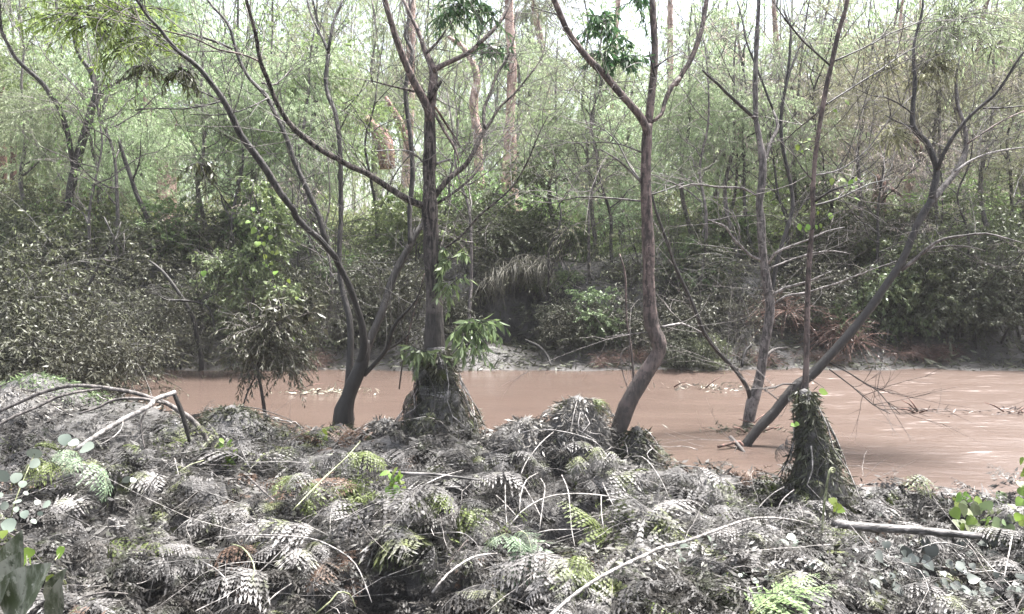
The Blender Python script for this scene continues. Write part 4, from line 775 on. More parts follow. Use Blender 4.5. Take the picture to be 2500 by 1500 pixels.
mb = MB(); N = 9000; rng = np.random.default_rng(19); bx = rng.uniform(-12, 12, N); by = np.array([far_edge(a) for a in bx]) + rng.uniform(-.25, 2.6, N) ** 1.0
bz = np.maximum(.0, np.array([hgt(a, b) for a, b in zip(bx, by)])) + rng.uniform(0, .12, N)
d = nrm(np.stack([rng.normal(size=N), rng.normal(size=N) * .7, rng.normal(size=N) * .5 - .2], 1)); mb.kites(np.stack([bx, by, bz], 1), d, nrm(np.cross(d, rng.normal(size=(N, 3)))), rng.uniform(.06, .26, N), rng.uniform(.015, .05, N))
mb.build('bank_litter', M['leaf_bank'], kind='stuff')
LC = traced_tree('leafy_shrub', 'tall green-leaved shrub beneath the lime vine on the far bank', 'shrub', 14.2, [(4, 1820, 1000, 24), (4, 1800, 700, 22), (4, 1810, 400, 18), (4, 1840, 100, 14), (1, 1800, 1380, 10)], [('branch', [(4, 1805, 600, 12), (4, 1700, 450, 10), (4, 1550, 380, 6)], .2, None)], M['bark_dark'], 64, 5, sides=7, twr=.005)
spray(LC, 'foliage', [(4, 1850, 60, 120, 14.2), (4, 1940, 130, 150, 14.4), (4, 1900, 300, 140, 14.2), (4, 1760, 420, 150, 14.1), (4, 1600, 480, 150, 14.2), (4, 1520, 400, 110, 14.3), (4, 1700, 610, 130, 14), (4, 2040, 60, 120, 14.5), (1, 1830, 1330, 80, 14.2), (4, 2000, 620, 120, 13.9)], [M['leaf_bankgreen'], M['bark_grey']], 65, 520, 20, .35, .075, .034, .5, hang=.5)
# shrub hanging into the water, left of the dark tree
base = P(*S(4, 1870, 1440), 9.6)
W1 = traced_tree('drowned_shrub', 'silted shrub on two crossed thin stems standing in the water', 'shrub', 9.6,
    [(4, 1880, 1480, 28), (4, 1870, 1400, 26), (4, 1850, 1280, 24), (4, 1832, 1180, 22), (4, 1840, 1000, 16), (4, 1845, 850, 13), (4, 1852, 700, 8)],
    [('stem', [(4, 1720, 1450, 13), (4, 1760, 1330, 12), (4, 1830, 1180, 12), (4, 1880, 1040, 10), (4, 1930, 950, 6)], .2, None), ('branch', [(4, 1838, 950, 9), (4, 1780, 800, 7), (4, 1760, 700, 4)], -.2, M['bark_grey']), ('branch', [(4, 1840, 1000, 9), (4, 1950, 860, 7), (4, 2060, 780, 4)], -.2, M['bark_grey'])], M['bark_dark'], 61, 7, (.25, .6), sides=7, twr=.004)
spray(W1, 'foliage', [(4, 1800, 900, 120, 9.6), (4, 1900, 1000, 140, 9.7), (4, 1800, 1080, 110, 9.6), (4, 2020, 1080, 90, 9.7), (4, 2060, 1180, 60, 9.7), (4, 1760, 1180, 50, 9.6), (4, 1950, 850, 110, 9.6), (4, 2100, 850, 80, 9.7)], [M['leaf_bank'], M['bark_grey']], 62, 330, 18, .3, .07, .017, .5, hang=.6, spread=1.3)
spray(W1, 'pale_leaves', [(4, 2000, 740, 80, 9.5), (4, 2200, 770, 90, 9.5), (4, 1920, 860, 60, 9.5)], [M['leaf_bank'], M['bark_grey']], 63, 26, 9, .2, .11, .04, .4, hang=.5)

# ------------------------------------------------------------------ leaf meshes (large leaves are parts)
def leaf_mesh(name, mat, outline, cup=.12, fold=.1):
    """outline: (t, half width) rows along +Y, unit length; folded along the midrib"""
    mb = MB(); v = []; n = len(outline)
    for (t_, w) in outline:
        z = -cup * t_ * t_
        v += [(-w, t_ - .05 * abs(w), z + fold * w), (0, t_, z), (w, t_ - .05 * abs(w), z + fold * w)]
    q = []
    for a in range(n - 1): q += [(a * 3, a * 3 + 1, a * 3 + 4, a * 3 + 3), (a * 3 + 1, a * 3 + 2, a * 3 + 5, a * 3 + 4)]
    mb.add(v, q); return mb.mesh(name, mat)
HEART = [(0, .02), (-.06, .2), (.02, .38), (.2, .48), (.42, .46), (.64, .34), (.84, .16), (1, .01)]
OVAL = [(0, .01), (.08, .12), (.25, .22), (.45, .26), (.65, .22), (.84, .12), (1, .01)]
ROUND = [(0, .02), (.02, .2), (.12, .38), (.3, .5), (.55, .52), (.78, .4), (.93, .22), (1, .03)]
M['leaf_silt'] = leaf_mat('silt_filmed_broad_leaf', (.10, .125, .095), (.20, .23, .20), None, trans=.15, rough=.4, spec=.35)
M['leaf_siltdark'] = leaf_mat('silted_dark_broad_leaf', (.05, .065, .055), (.16, .17, .155), None, trans=.1, rough=.35, spec=.6)
M['leaf_ginger'] = bark_mat('silt_streaked_long_leaf', (.06, .08, .035), (.20, .205, .165), None, (16, 16, 5), .25, .4, .004)
LM = {'lime': leaf_mesh('leaf', M['leaf_lime'], HEART), 'silt': leaf_mesh('leaf', M['leaf_silt'], ROUND, .1, .15), 'dark': leaf_mesh('leaf', M['leaf_siltdark'], HEART, .15, .2), 'green': leaf_mesh('leaf', M['leaf_bankgreen'], HEART), 'ginger': leaf_mesh('leaf', M['leaf_ginger'], OVAL, .15, .35), 'limeoval': leaf_mesh('leaf', M['leaf_lime'], OVAL)}
def put_leaf(parent, mesh, pos, d, up, size, wid=1.0):
    y = Vector([float(v) for v in d]).normalized(); z = Vector([float(v) for v in up]); x = y.cross(z).normalized(); z = x.cross(y)
    o = put('leaf', mesh, parent); o.matrix_basis = Matrix.Translation(Vector([float(v) for v in pos]) - parent.location) @ Matrix((x * wid, y, z)).transposed().to_4x4() @ Matrix.Scale(size, 4)
    return o
def leafy(name, label, cat, spots, mesh, seed, stem=None, stem_mat=None, facing=(0, -.75, .65), drop=-.5, wid=1.0):
    """spots: (crop, x, y, leaf length px, depth)"""
    rng = np.random.default_rng(seed); c0 = spots[0]; base = P(*S(c0[0], c0[1], c0[2]), c0[4])
    t = thing(name, label, cat, base)
    if stem:
        ln = smooth_line([(*P(*S(c, x, y), Y), PX(w, Y) / 2) for (c, x, y, w, Y) in stem]); mb = MB(); mb.tube(ln[:, :3], ln[:, 3], 5); mb.build('stem', stem_mat or M['stalk'], t)
    for (c, x, y, px, Y) in spots:
        p = P(*S(c, x, y), Y); sz = PX(px, Y) * rng.uniform(.6, 1.0)
        d = np.array([rng.normal() * .6, -.3 + rng.normal() * .3, drop + rng.normal() * .45]); d /= np.linalg.norm(d)
        put_leaf(t, mesh, p - d * sz * .5, d, np.array(facing) + rng.normal(size=3) * .35, sz, wid)
    return t
rng = np.random.default_rng(21)
vs_ = [(1790, 30), (1770, 120), (1800, 200), (1850, 230), (1815, 290), (1870, 290), (1905, 240), (1930, 345), (1890, 375), (1870, 420), (1960, 350), (1900, 430), (1940, 430), (1960, 600), (2040, 540), (2020, 570), (1950, 500), (1990, 710), (1960, 700), (2120, 680), (2160, 900), (2080, 970), (1450, 490), (1690, 790), (1800, 80), (1845, 60), (1880, 180), (1830, 240)]
leafy('lime_vine', 'hanging vine with bright lime heart-shaped leaves over the far bank', 'vine', [(4, x + rng.uniform(-15, 15), y + rng.uniform(-15, 15), rng.uniform(30, 55), 13.0) for (x, y) in vs_], LM['lime'], 71,
      [(1, 1800, 1300, 7, 13), (4, 1780, 30, 7, 13), (4, 1850, 230, 7, 13), (4, 1890, 400, 6, 13), (4, 1960, 560, 6, 13), (4, 2000, 700, 5, 13), (4, 2120, 900, 5, 13)], M['bark_dark'])
leafy('lime_shoot', 'bright lime leaves beside the upright sapling, upper cluster', 'shoot', [(3, x, y, s_, 6.2) for (x, y, s_) in ((865, 1050, 50), (900, 1080, 45), (920, 1010, 50), (950, 990, 45), (935, 1060, 40), (890, 1010, 40))], LM['limeoval'], 72, [(3, 1010, 1010, 7, 6.1), (3, 950, 1005, 6, 6.15), (3, 860, 1040, 4, 6.2)], M['bark_dark'], wid=1.4)
leafy('lime_shoot', 'lime and yellow leaves right of the upright sapling, mid height', 'shoot', [(3, x, y, s_, 5.9) for (x, y, s_) in ((1190, 1280, 60), (1240, 1300, 60), (1280, 1275, 50), (1320, 1290, 45), (1150, 1370, 50), (1290, 1415, 60), (1200, 1330, 40), (1110, 1290, 60), (1260, 1330, 45))], LM['limeoval'], 73, [(3, 985, 1440, 8, 6.0), (3, 1100, 1350, 7, 5.95), (3, 1320, 1285, 4, 5.9)], M['bark_dark'], wid=1.3)
leafy('lime_shoot', 'fresh lime leaves hugging the upright sapling, lowest cluster', 'shoot', [(6, x, y, s_, 5.9) for (x, y, s_) in ((880, 160, 55), (910, 130, 50), (940, 160, 55), (1000, 160, 50), (1030, 150, 45), (1100, 80, 60), (1010, 60, 40), (1040, 180, 40), (1190, 30, 55), (925, 180, 50))], LM['limeoval'], 74, [(6, 965, 180, 8, 5.95), (6, 1040, 110, 6, 5.9), (6, 1200, 30, 4, 5.9)], M['bark_dark'], wid=1.3)
leafy('lime_shoot', 'pair of single lime leaves high between the upright sapling and leaning tree', 'shoot', [(3, 1220, 730, 75, 6.1), (3, 1130, 785, 45, 6.1)], LM['limeoval'], 75, [(3, 1060, 820, 6, 6.0), (3, 1150, 760, 5, 6.1), (3, 1220, 720, 3, 6.1)], M['bark_dark'], wid=1.3)
leafy('lime_shoot', 'single pale lime leaf at the foot of the leaning trunk', 'shoot', [(6, 1050, 1330, 80, 7.6)], LM['limeoval'], 76, [(6, 960, 1240, 6, 8.2), (6, 1050, 1300, 4, 7.7)], M['bark_dark'], wid=1.5)
settle_labels()

# ------------------------------------------------------------------ ferns
def frond_arrays(seed, L=1.0, npairs=17, plen=.36, rise=55, end=-55, lobes=7, crump=.15, sag=.35, miss=.04, fat=1.0):
    """unit fern frond along +Y: returns rachis rows and kite arrays"""
    r = np.random.default_rng(seed); T = 26; s = np.linspace(0, 1, T)
    th = np.radians(rise + (end - rise) * s ** .85); az = np.cumsum(r.normal(size=T) * .03) + s * r.uniform(-.4, .4)
    step = L / (T - 1); d = np.stack([np.sin(az) * np.cos(th), np.cos(az) * np.cos(th), np.sin(th)], 1)
    c = np.concatenate([[[0, 0, 0]], np.cumsum(d[:-1] * step, axis=0)])
    rach = np.concatenate([c, (.0036 * (1 - .85 * s))[:, None] * L / .5], 1)
    B, D, Sd, Ls, Ws, costs = [], [], [], [], [], []
    npairs = int(npairs * 1.4)
    for q in range(npairs):
        u = (q + .5) / npairs; ss = .2 + .79 * u; k = min(T - 2, int(ss * (T - 1))); fr = ss * (T - 1) - k
        p = c[k] * (1 - fr) + c[k + 1] * fr; t = d[k]
        right = np.array([math.cos(az[k]), -math.sin(az[k]), 0]); upv = np.cross(right, t)
        pl = plen * L * (1 - u) ** .8 * min(1, .6 + u * 4)
        for sg in (-1, 1):
            if r.uniform() < miss: continue
            pd = right * sg * .86 + t * (.45 + .2 * u) + upv * r.normal() * crump + np.array([0, 0, -.15 - sag * r.uniform(.3, 1)]) * .6; pd = pd / np.linalg.norm(pd)
            lp = pl * r.uniform(.75, 1.15) * (r.uniform(.3, .8) if r.uniform() < .12 else 1); sagz = np.array([0, 0, -sag * lp * r.uniform(.4, 1.2)])
            wv = np.cross(pd, upv + r.normal(size=3) * crump); wv = wv / np.linalg.norm(wv)
            m = max(3, int(lobes * (1 - u * .6))); v = (np.arange(m) + .3) / m
            cp = p + pd * lp * v[:, None] + sagz * (v ** 2)[:, None]; tv = nrm(pd * lp + sagz * 2 * v[:, None])
            ll = fat * lp * .10 * (1 - v) ** .9 + .002 * L
            for w in (-1, 1):
                B.append(cp); D.append(nrm(wv * w * .9 + tv * .55 + r.normal(size=(m, 3)) * .08)); Sd.append(nrm(np.cross(np.cross(wv * w, tv), D[-1]) + 0 * tv))
                Ls.append(ll * 1.25); Ws.append(np.full(m, lp / m * 1.05))
            B.append(cp[-1:]); D.append(tv[-1:]); Sd.append(wv[None]); Ls.append(np.array([lp / m * 1.3])); Ws.append(np.array([lp / m * .5]))
            costs.append(np.stack([p, p + pd * lp * .33 + sagz * .11, p + pd * lp * .66 + sagz * .44, p + pd * lp + sagz]))
    return rach, (np.concatenate(B), np.concatenate(D), np.concatenate(Sd), np.concatenate(Ls), np.concatenate(Ws)), np.array(costs)
def frond_mesh(seed, mats, **kw):
    rach, ka, costs = frond_arrays(seed, **kw); mb = MB(); mb.kites(*ka, mat=0, mid=.3); mb.tube(rach[:, :3], rach[:, 3], 4, 1, cap=False); mb.tritwigs(costs, .003, .001, 0)
    return mb.mesh('frond', mats)
SHAPES = [dict(rise=60, end=-50, npairs=17), dict(rise=45, end=-70, npairs=18, crump=.3, sag=.6, fat=1.25), dict(rise=30, end=-35, npairs=16), dict(rise=70, end=-80, npairs=16, crump=.25, sag=.7), dict(rise=20, end=-15, npairs=18, crump=.2), dict(rise=50, end=-60, npairs=19, plen=.28), dict(rise=10, end=-50, npairs=15, crump=.4, sag=.8, fat=1.25),
          dict(rise=65, end=-30, npairs=13, plen=.44, crump=.45, miss=.2, fat=1.25), dict(rise=25, end=-70, npairs=21, plen=.26, crump=.5, sag=1.0, miss=.12, fat=1.25), dict(rise=40, end=10, npairs=12, plen=.3, crump=.6, sag=.9, miss=.3), dict(rise=55, end=-95, npairs=22, plen=.33, crump=.35, sag=1.1), dict(rise=5, end=5, npairs=18, plen=.4, crump=.5, sag=.5, miss=.15, fat=1.25)]
FR = {}
for mk in ('fern_mud', 'fern_half', 'fern_dead', 'fern_mint', 'fern_green'):
    FR[mk] = [frond_mesh(400 + q, [M[mk], M['stalk_green' if mk in ('fern_green', 'fern_mint') else 'stalk_dull']], **sh) for q, sh in enumerate(SHAPES)]
def fern(label, pos, mk, n, size, seed, yaw0=None, spread=6.28, shapes=None, tilt=0.0, group='silted ferns laid over the near bank'):
    r = np.random.default_rng(seed); t = thing('fern', label, 'fern', pos, group)
    for q in range(n):
        k = r.integers(len(SHAPES)) if shapes is None else shapes[r.integers(len(shapes))]
        f = put('frond', FR[mk][k], t); s_ = size * r.uniform(.75, 1.2); f.scale = (s_, s_, s_)
        yaw = (r.uniform(0, 6.28) if yaw0 is None else yaw0 + (q / max(1, n - 1) - .5) * spread + r.normal() * .12)
        f.rotation_euler = (tilt + r.normal() * .18, r.normal() * .3, yaw)
    return t
rng = np.random.default_rng(31); placed = []; tries = 0; nf = 0
ZONES = [(330, 'beside the broad silted leaves at the left'), (800, 'below the dark multi-stemmed tree'), (1200, 'in front of the forked tree'), (1560, 'around the arched stalks'), (1950, 'left of the upright sapling\'s foot'), (9999, 'below the fallen log at the right')]
while nf < 290 and tries < 9000:
    tries += 1; sx, sy = rng.uniform(-120, 2620), 1030 + 560 * rng.uniform() ** .85
    Y = hit(sx, sy, .12); p = P(sx, sy, Y)
    if Y > near_edge(p[0]) + .05 or Y < 1.9: continue
    if 1990 < sx < 2500 and sy < 1330 and rng.uniform() < .75: continue
    if sx > 1900 and sy > 1290 and rng.uniform() < .45: continue
    if in_pit(p[0], p[1], 1.05): continue
    if 1270 < sx < 1500 and 1170 < sy < 1330: continue
    mind = .15 + .012 * Y
    if any((p[0] - a) ** 2 + (p[1] - b) ** 2 < mind * mind for a, b in placed): continue
    placed.append((p[0], p[1])); nf += 1
    g = nz(p[0] * 1.3, p[1] * 1.3, 11); mk = 'fern_half' if g > .0 and rng.uniform() < .6 else ('fern_dead' if rng.uniform() < .1 else 'fern_mud')
    size = rng.uniform(.36, .60) * (1.0 if Y > 3.2 else .85)
    far_ = 'bank-edge' if sy < 1160 else ('bottom-edge' if sy > 1360 else 'middle')
    lab = {'fern_mud': 'grey silt-plastered fern', 'fern_half': 'half-green silted fern', 'fern_dead': 'brown dead fern'}[mk] + ', ' + {'bank-edge': 'at the water\'s edge', 'middle': 'mid bank', 'bottom-edge': 'nearest the viewer'}[far_] + ', ' + next(z for lim, z in ZONES if sx < lim)
    yaw = math.pi + rng.normal() * 1.0 if rng.uniform() < .7 else None       # most lean towards the viewer
    fern(lab, (p[0], p[1], hgt(p[0], p[1]) - .02), mk, int(rng.integers(3, 7)), size * rng.uniform(.75, 1.2), 1000 + nf, yaw, 2.4, [2, 4, 6, 8, 9, 11, 5, 10] if rng.uniform() < .7 else None, rng.normal() * .3, group='ferns: ' + lab)
# distinctive ferns
def fern_at(label, c, x, y, mk, n, size, seed, yaw0, spread, shapes, hoff=.25, tilt=0.):
    sx, sy = S(c, x, y); Y = hit(sx, sy, hoff); p = P(sx, sy, Y); return fern(label, p - np.array([0, 0, .06]), mk, n, size, seed, yaw0, spread, shapes, tilt, None)
fern_at('pale minty green fern fanning down, lower centre', 8, 1230, 900, 'fern_mint', 4, .44, 51, math.pi + .25, 1.1, [1, 5, 2], .34)
fern_at('fresh pale green fern frond rising at the bottom edge, right', 9, 480, 1470, 'fern_green', 3, .46, 52, -1.1, .5, [4], .2, .35)
fern_at('bright yellow-green fern bank left of centre, draped over a dark hollow', 8, 60, 330, 'fern_half', 6, .42, 53, math.pi + .3, 2.0, [1, 3], .3)
fern_at('yellow-green fern patch centre left', 8, 860, 640, 'fern_half', 7, .36, 54, math.pi, 2.4, [1, 3, 6], .25)
fern_at('yellow-green hanging fern right of the pale minty fern', 8, 1640, 1060, 'fern_half', 5, .36, 55, math.pi + .5, 1.0, [3, 6], .28)
fern_at('pale grey fern splayed like a hand, upper left bank', 7, 560, 350, 'fern_mint', 4, .40, 56, math.pi, 2.4, [1, 3], .3)
fern_at('olive fern drooping by the round silted leaves', 7, 380, 390, 'fern_half', 5, .40, 57, math.pi - .3, 1.2, [3, 1], .3)
fern_at('white silted fern hanging over the arched stalks, left frond group', 8, 1720, 370, 'fern_mud', 3, .34, 58, math.pi, .5, [3], .3)
fern_at('grey silted fern hanging over the arched stalks, right frond group', 8, 1880, 340, 'fern_mud', 5, .40, 59, math.pi, .9, [3], .32)
fern_at('pale fern arched under the light stem, left of centre', 7, 2200, 500, 'fern_half', 4, .40, 60, math.pi - .4, 1.2, [1, 0], .28)
fern_at('pale green star-like fern tuft in the left foreground', 7, 1230, 1080, 'fern_half', 4, .28, 64, math.pi, 3.0, [3, 0], .25)

# pale silt-plastered fronds lying uppermost
M['fern_pale'] = fern_mat('pale_silt_plastered_fern', (.10, .115, .05), .78, (.24, .228, .222))
FR['fern_pale'] = [frond_mesh(450 + q, [M['fern_pale'], M['stalk_dull']], **sh) for q, sh in enumerate(SHAPES)]
rng = np.random.default_rng(36); nf = 0; tries = 0; pl2 = []
while nf < 58 and tries < 3000:
    tries += 1; sx, sy = rng.uniform(-40, 2540), 1090 + 430 * rng.uniform() ** .9; Y = hit(sx, sy, .2); p = P(sx, sy, Y)
    if Y > near_edge(p[0]) - .2 or (sx > 1950 and sy > 1250 and rng.uniform() < .6) or (1270 < sx < 1500 and 1170 < sy < 1330): continue
    if in_pit(p[0], p[1], 1.25) or any((p[0] - a) ** 2 + (p[1] - b) ** 2 < .12 for a, b in pl2): continue
    pl2.append((p[0], p[1])); nf += 1
    far_ = 'by the water\'s edge' if sy < 1160 else ('at the bottom' if sy > 1340 else 'mid bank'); lab = 'pale silt-plastered fern fronds, ' + far_ + ', ' + next(z for lim, z in ZONES if sx < lim)
    fern(lab, (p[0], p[1], hgt(p[0], p[1]) + .1), 'fern_pale', int(rng.integers(1, 4)), rng.uniform(.34, .66), 3000 + nf, math.pi + rng.normal() * 1.8, 1.6, [2, 4, 0, 5, 11, 8], .0, 'ferns: ' + lab)
# flattened fern and leaf litter covering the soil between the plants: nobody could count it
mb = MB(); rng = np.random.default_rng(33); base_sh = [frond_arrays(480 + q, lobes=3, npairs=14, rise=15, end=-20, crump=.35, sag=.3) for q in range(5)]
cnt = 0
while cnt < 1500:
    sx, sy = rng.uniform(-150, 2650), 1020 + 600 * rng.uniform() ** .9
    Y = hit(sx, sy, .03); p = P(sx, sy, Y)
    if Y > near_edge(p[0]) + .35 or Y < 1.7: cnt += .2; continue
    cnt += 1; rach, ka, costs = base_sh[rng.integers(5)]; s_ = rng.uniform(.2, .42); a = rng.uniform(0, 6.28)
    Rm = np.array(Matrix.Rotation(a, 3, 'Z') @ Matrix.Rotation(rng.normal() * .3, 3, 'X') @ Matrix.Rotation(rng.normal() * .3, 3, 'Y')); o = np.array([p[0], p[1], hgt(p[0], p[1]) + rng.uniform(.01, .12)])
    mb.kites(ka[0] @ Rm.T * s_ + o, ka[1] @ Rm.T, ka[2] @ Rm.T, ka[3] * s_, ka[4] * s_, 0, .3)
N = 26000; bx = rng.uniform(-5.6, 5.6, N); by = rng.uniform(1.9, 8.6, N); ok = np.array([b < near_edge(a) + .5 and abs(a) < .72 * b + .3 for a, b in zip(bx, by)]); bx, by = bx[ok], by[ok]; N = len(bx)
bz = np.array([hgt(a, b) for a, b in zip(bx, by)]) + rng.uniform(0, .09, N)
d = nrm(np.stack([rng.normal(size=N), rng.normal(size=N), rng.normal(size=N) * .35 - .1], 1)); sd_ = nrm(np.cross(d, rng.normal(size=(N, 3)) * .5 + np.array([0, 0, 1.])) )
mb.kites(np.stack([bx, by, bz], 1), d, sd_, rng.uniform(.03, .11, N), rng.uniform(.012, .035, N))
mb.build('flattened_litter', [M['litter_shade']], kind='stuff')

mb = MB(); rng = np.random.default_rng(35); q = 0
while q < 330:
    sx, sy = rng.uniform(-100, 2600), 1010 + 560 * rng.uniform(); Y = hit(sx, sy, .1); p = P(sx, sy, Y)
    if Y > near_edge(p[0]) + .2: q += .3; continue
    q += 1; a = rng.uniform(0, 6.28); L = rng.uniform(.15, .7); t_ = np.linspace(0, 1, 7)[:, None]; dd = np.array([math.cos(a), math.sin(a), rng.uniform(-.1, .3)])
    pl = np.array([p[0], p[1], hgt(p[0], p[1]) + rng.uniform(.02, .25)]) + dd * L * t_ + rng.normal(size=3) * L * .35 * t_ ** 2 + rng.normal(size=(7, 3)) * .006; mb.tritwigs(pl[None], rng.uniform(.0015, .0045), .001, int(rng.integers(3)))
mb.build('twig_litter', [M['stalk'], M['bark_dark'], M['bark_pale']], kind='stuff')

# ------------------------------------------------------------------ debris heaps caught round the trunks and along the edge
def heap(name, label, ctr, prof, nk, seed, mat, fronds=0, fmat='fern_mud', fsize=.35, L=(.06, .15), W=(.012, .03), sq=(1, 1), hang=.9, vines=14, core=.82, fl=.4):
    """ctr (x,y); prof rows (z, radius) from top to foot; hung with leaves, vines and fronds over an added core that blocks light"""
    r = np.random.default_rng(seed); x0, y0 = ctr; zs = np.array([p[0] for p in prof]); rs = np.array([p[1] for p in prof])
    lop = .13 if name == 'fern_skirt' else .05
    def lean(z): return lop * (nz(float(z) * 2.6, seed * 1.7) - nz(float(zs[0]) * 2.6, seed * 1.7)) * .8
    t = thing(name, label, 'flood debris', (x0, y0, float(zs[-1])))
    mb = MB(); A = 18; rows = []
    zz = np.linspace(zs[0], zs[-1] - .1, 9)
    for z in zz:
        R = np.interp(-z, -zs, rs) * core
        for k in range(A):
            a = 6.2832 * k / A; q = R * (1 + .3 * nz(math.cos(a) * 2 + x0, math.sin(a) * 2 + y0, z * 4)); rows.append((x0 + lean(z) + math.cos(a) * q * sq[0], y0 + math.sin(a) * q * sq[1], z))
    rows.append((x0 + lean(zz[0]), y0, zz[0] + .02)); qd = [(i_ * A + k, (i_ + 1) * A + k, (i_ + 1) * A + (k + 1) % A, i_ * A + (k + 1) % A) for i_ in range(8) for k in range(A)]
    mb.add(rows, qd, [(9 * A, k, (k + 1) % A) for k in range(A)]); mb.build('light_block_core', M['ground'], t)  # inner solid core added to stop light passing through the heap
    mb = MB(); z = zs[-1] + (zs[0] - zs[-1]) * r.uniform(0, 1, nk) ** 1.25; a = r.uniform(0, 6.2832, nk); R = np.interp(-z, -zs, rs) * r.uniform(.7, 1.12, nk) * np.array([1 + .45 * nz(math.cos(q) * 1.6 + x0, math.sin(q) * 1.6 + y0, w * 4) for q, w in zip(a, z)])
    pos = np.stack([x0 + np.array([lean(q) for q in z]) + np.cos(a) * R * sq[0], y0 + np.sin(a) * R * sq[1], z], 1)
    out_ = np.stack([np.cos(a), np.sin(a), np.zeros(nk)], 1)
    d = nrm(out_ * fl + r.normal(size=(nk, 3)) * .75 + np.array([0, 0, -hang])); sd_ = nrm(np.cross(d, out_ + r.normal(size=(nk, 3)) * .6))
    mb.kites(pos, d, sd_, r.uniform(*L, nk), r.uniform(*W, nk), 0); mb.build('matted_leaves', mat, t, 'stuff')
    for q in range(vines):
        a = r.uniform(0, 6.28); zt = zs[0] - (zs[0] - zs[-1]) * r.uniform(0, .4); zb = zs[-1] + (zs[0] - zs[-1]) * r.uniform(-.02, .3); tt = np.linspace(0, 1, 7); rows = []
        for u in tt:
            zq = zt + (zb - zt) * u; Rq = np.interp(-zq, -zs, rs) * 1.1 + .02; aq = a + u * r.uniform(-.8, .8); rows.append((x0 + lean(zq) + math.cos(aq) * Rq * sq[0], y0 + math.sin(aq) * Rq * sq[1], zq + .05 * math.sin(u * 3)))
        v = MB(); v.tube(np.array(rows), np.linspace(.006, .003, 7), 4, cap=False); v.build('vine', M['stalk'] if q % 2 else M['bark_dark'], t)
    for q in range(fronds):
        a = r.uniform(math.pi, 2 * math.pi) if q % 4 else r.uniform(0, 6.28); zq = zs[-1] + (zs[0] - zs[-1]) * r.uniform(.25, 1); Rq = np.interp(-zq, -zs, rs) * .9
        f = put('frond', FR[fmat if r.uniform() < .8 else 'fern_half'][[3, 1, 6][r.integers(3)]], t); s_ = fsize * r.uniform(.7, 1.2); f.scale = (s_,) * 3
        f.location = (math.cos(a) * Rq * sq[0], math.sin(a) * Rq * sq[1], zq - zs[-1]); f.rotation_euler = ((-1.35 if name == 'fern_skirt' else -.5) + r.normal() * .25, r.normal() * .3, a - math.pi / 2)
    return t
p = P(*S(5, 700, 1100), 7.15)
heap('fern_skirt', 'tall skirt of silted ferns and vines wrapped round the foot of the forked tree', (p[0], p[1]), [(1.36, .10), (1.2, .15), (1.0, .17), (.8, .26), (.6, .38), (.45, .5), (.3, .62)], 6500, 81, M['leaf_bank'], 46, 'fern_mud', .34, vines=22, L=(.03, .11), W=(.006, .018))
p = P(*S(9, 890, 500), 5.75)
heap('fern_skirt', 'dark ragged skirt of fern round the foot of the upright sapling', (p[0] + .05, p[1] + .12), [(1.2, .05), (1.02, .085), (.85, .11), (.65, .16), (.45, .24), (.25, .36), (.02, .46)], 5200, 82, M['leaf_bank'], 30, 'fern_mud', .28, vines=12, L=(.03, .10), W=(.006, .018))
for (lab, c, x, y, Y, top, foot, rad, sq_, m_, sd0, nk) in (
    ('dark vine tangle round the foot of the dark multi-stemmed tree', 8, 20, 130, 7.55, .55, .05, .34, (1.1, .7), 'leaf_bank', 95, 1500),
    ('domed heap of fine silted twigs against the smooth reddish tree', 8, 1700, 100, 6.75, .98, .42, .34, (1, .8), 'leaf_litter', 83, 2600),
    ('low spreading heap of silted brush left of the smooth reddish tree', 8, 1340, 230, 6.8, .78, .36, .42, (1.15, .7), 'leaf_litter', 84, 2400),
    ('small brush heap on the water side of the smooth reddish tree', 8, 2120, 250, 6.7, .72, .3, .22, (1, .8), 'leaf_bank', 85, 1000),
    ('dark small-leaved heap at the edge below the drowned shrub', 7, 1650, 160, 7.6, .72, .32, .5, (1.2, .7), 'leaf_bank', 86, 3000),
    ('dark low heap of silted leaves behind the broken pale branch', 7, 1250, 260, 7.4, .62, .3, .5, (1.2, .7), 'leaf_bank', 87, 2600),
    ('leafy olive heap in the left corner under the far bank shadow', 4, 250, 1250, 7.9, .98, .35, .62, (1.2, .8), 'leaf_bankgreen', 88, 3400),
    ('silted heap cut by the left edge above the round leaves', 7, 60, 120, 7.3, .95, .3, .6, (1.1, .8), 'leaf_litter', 89, 3000),
    ('brushy silted mound left of the fern skirt of the forked tree', 8, 330, 160, 7.2, .68, .34, .34, (1.1, .8), 'leaf_litter', 90, 1800),
    ('tangled dark brush in front of the forked tree', 8, 700, 330, 6.7, .60, .3, .42, (1.2, .7), 'leaf_litter', 91, 2400),
    ('dark leaf heap below the fresh green sprigs', 7, 1330, 420, 6.5, .55, .25, .4, (1.1, .7), 'leaf_bank', 92, 2200),
    ('grassy lip at the water edge left of the upright sapling', 9, 230, 430, 6.6, .38, .08, .36, (1.2, .6), 'leaf_litter', 93, 1500),
    ('silted brush along the right edge of the near bank', 9, 2000, 680, 5.7, .36, .0, .4, (1.3, .6), 'leaf_litter', 94, 1500)):
    p = P(*S(c, x, y), Y)
    heap('brush_heap', lab, (p[0], p[1]), [(top, .05), (top - .06, rad * .4), (top - .2, rad * .8), ((top + foot) / 2 - .05, rad), (foot - .1, rad * 1.12)], nk, sd0, M[m_], 6 if m_ == 'leaf_litter' else 3, 'fern_mud', .28, L=(.035, .09), W=(.008, .02), sq=sq_, hang=.35, vines=10, fl=.9)

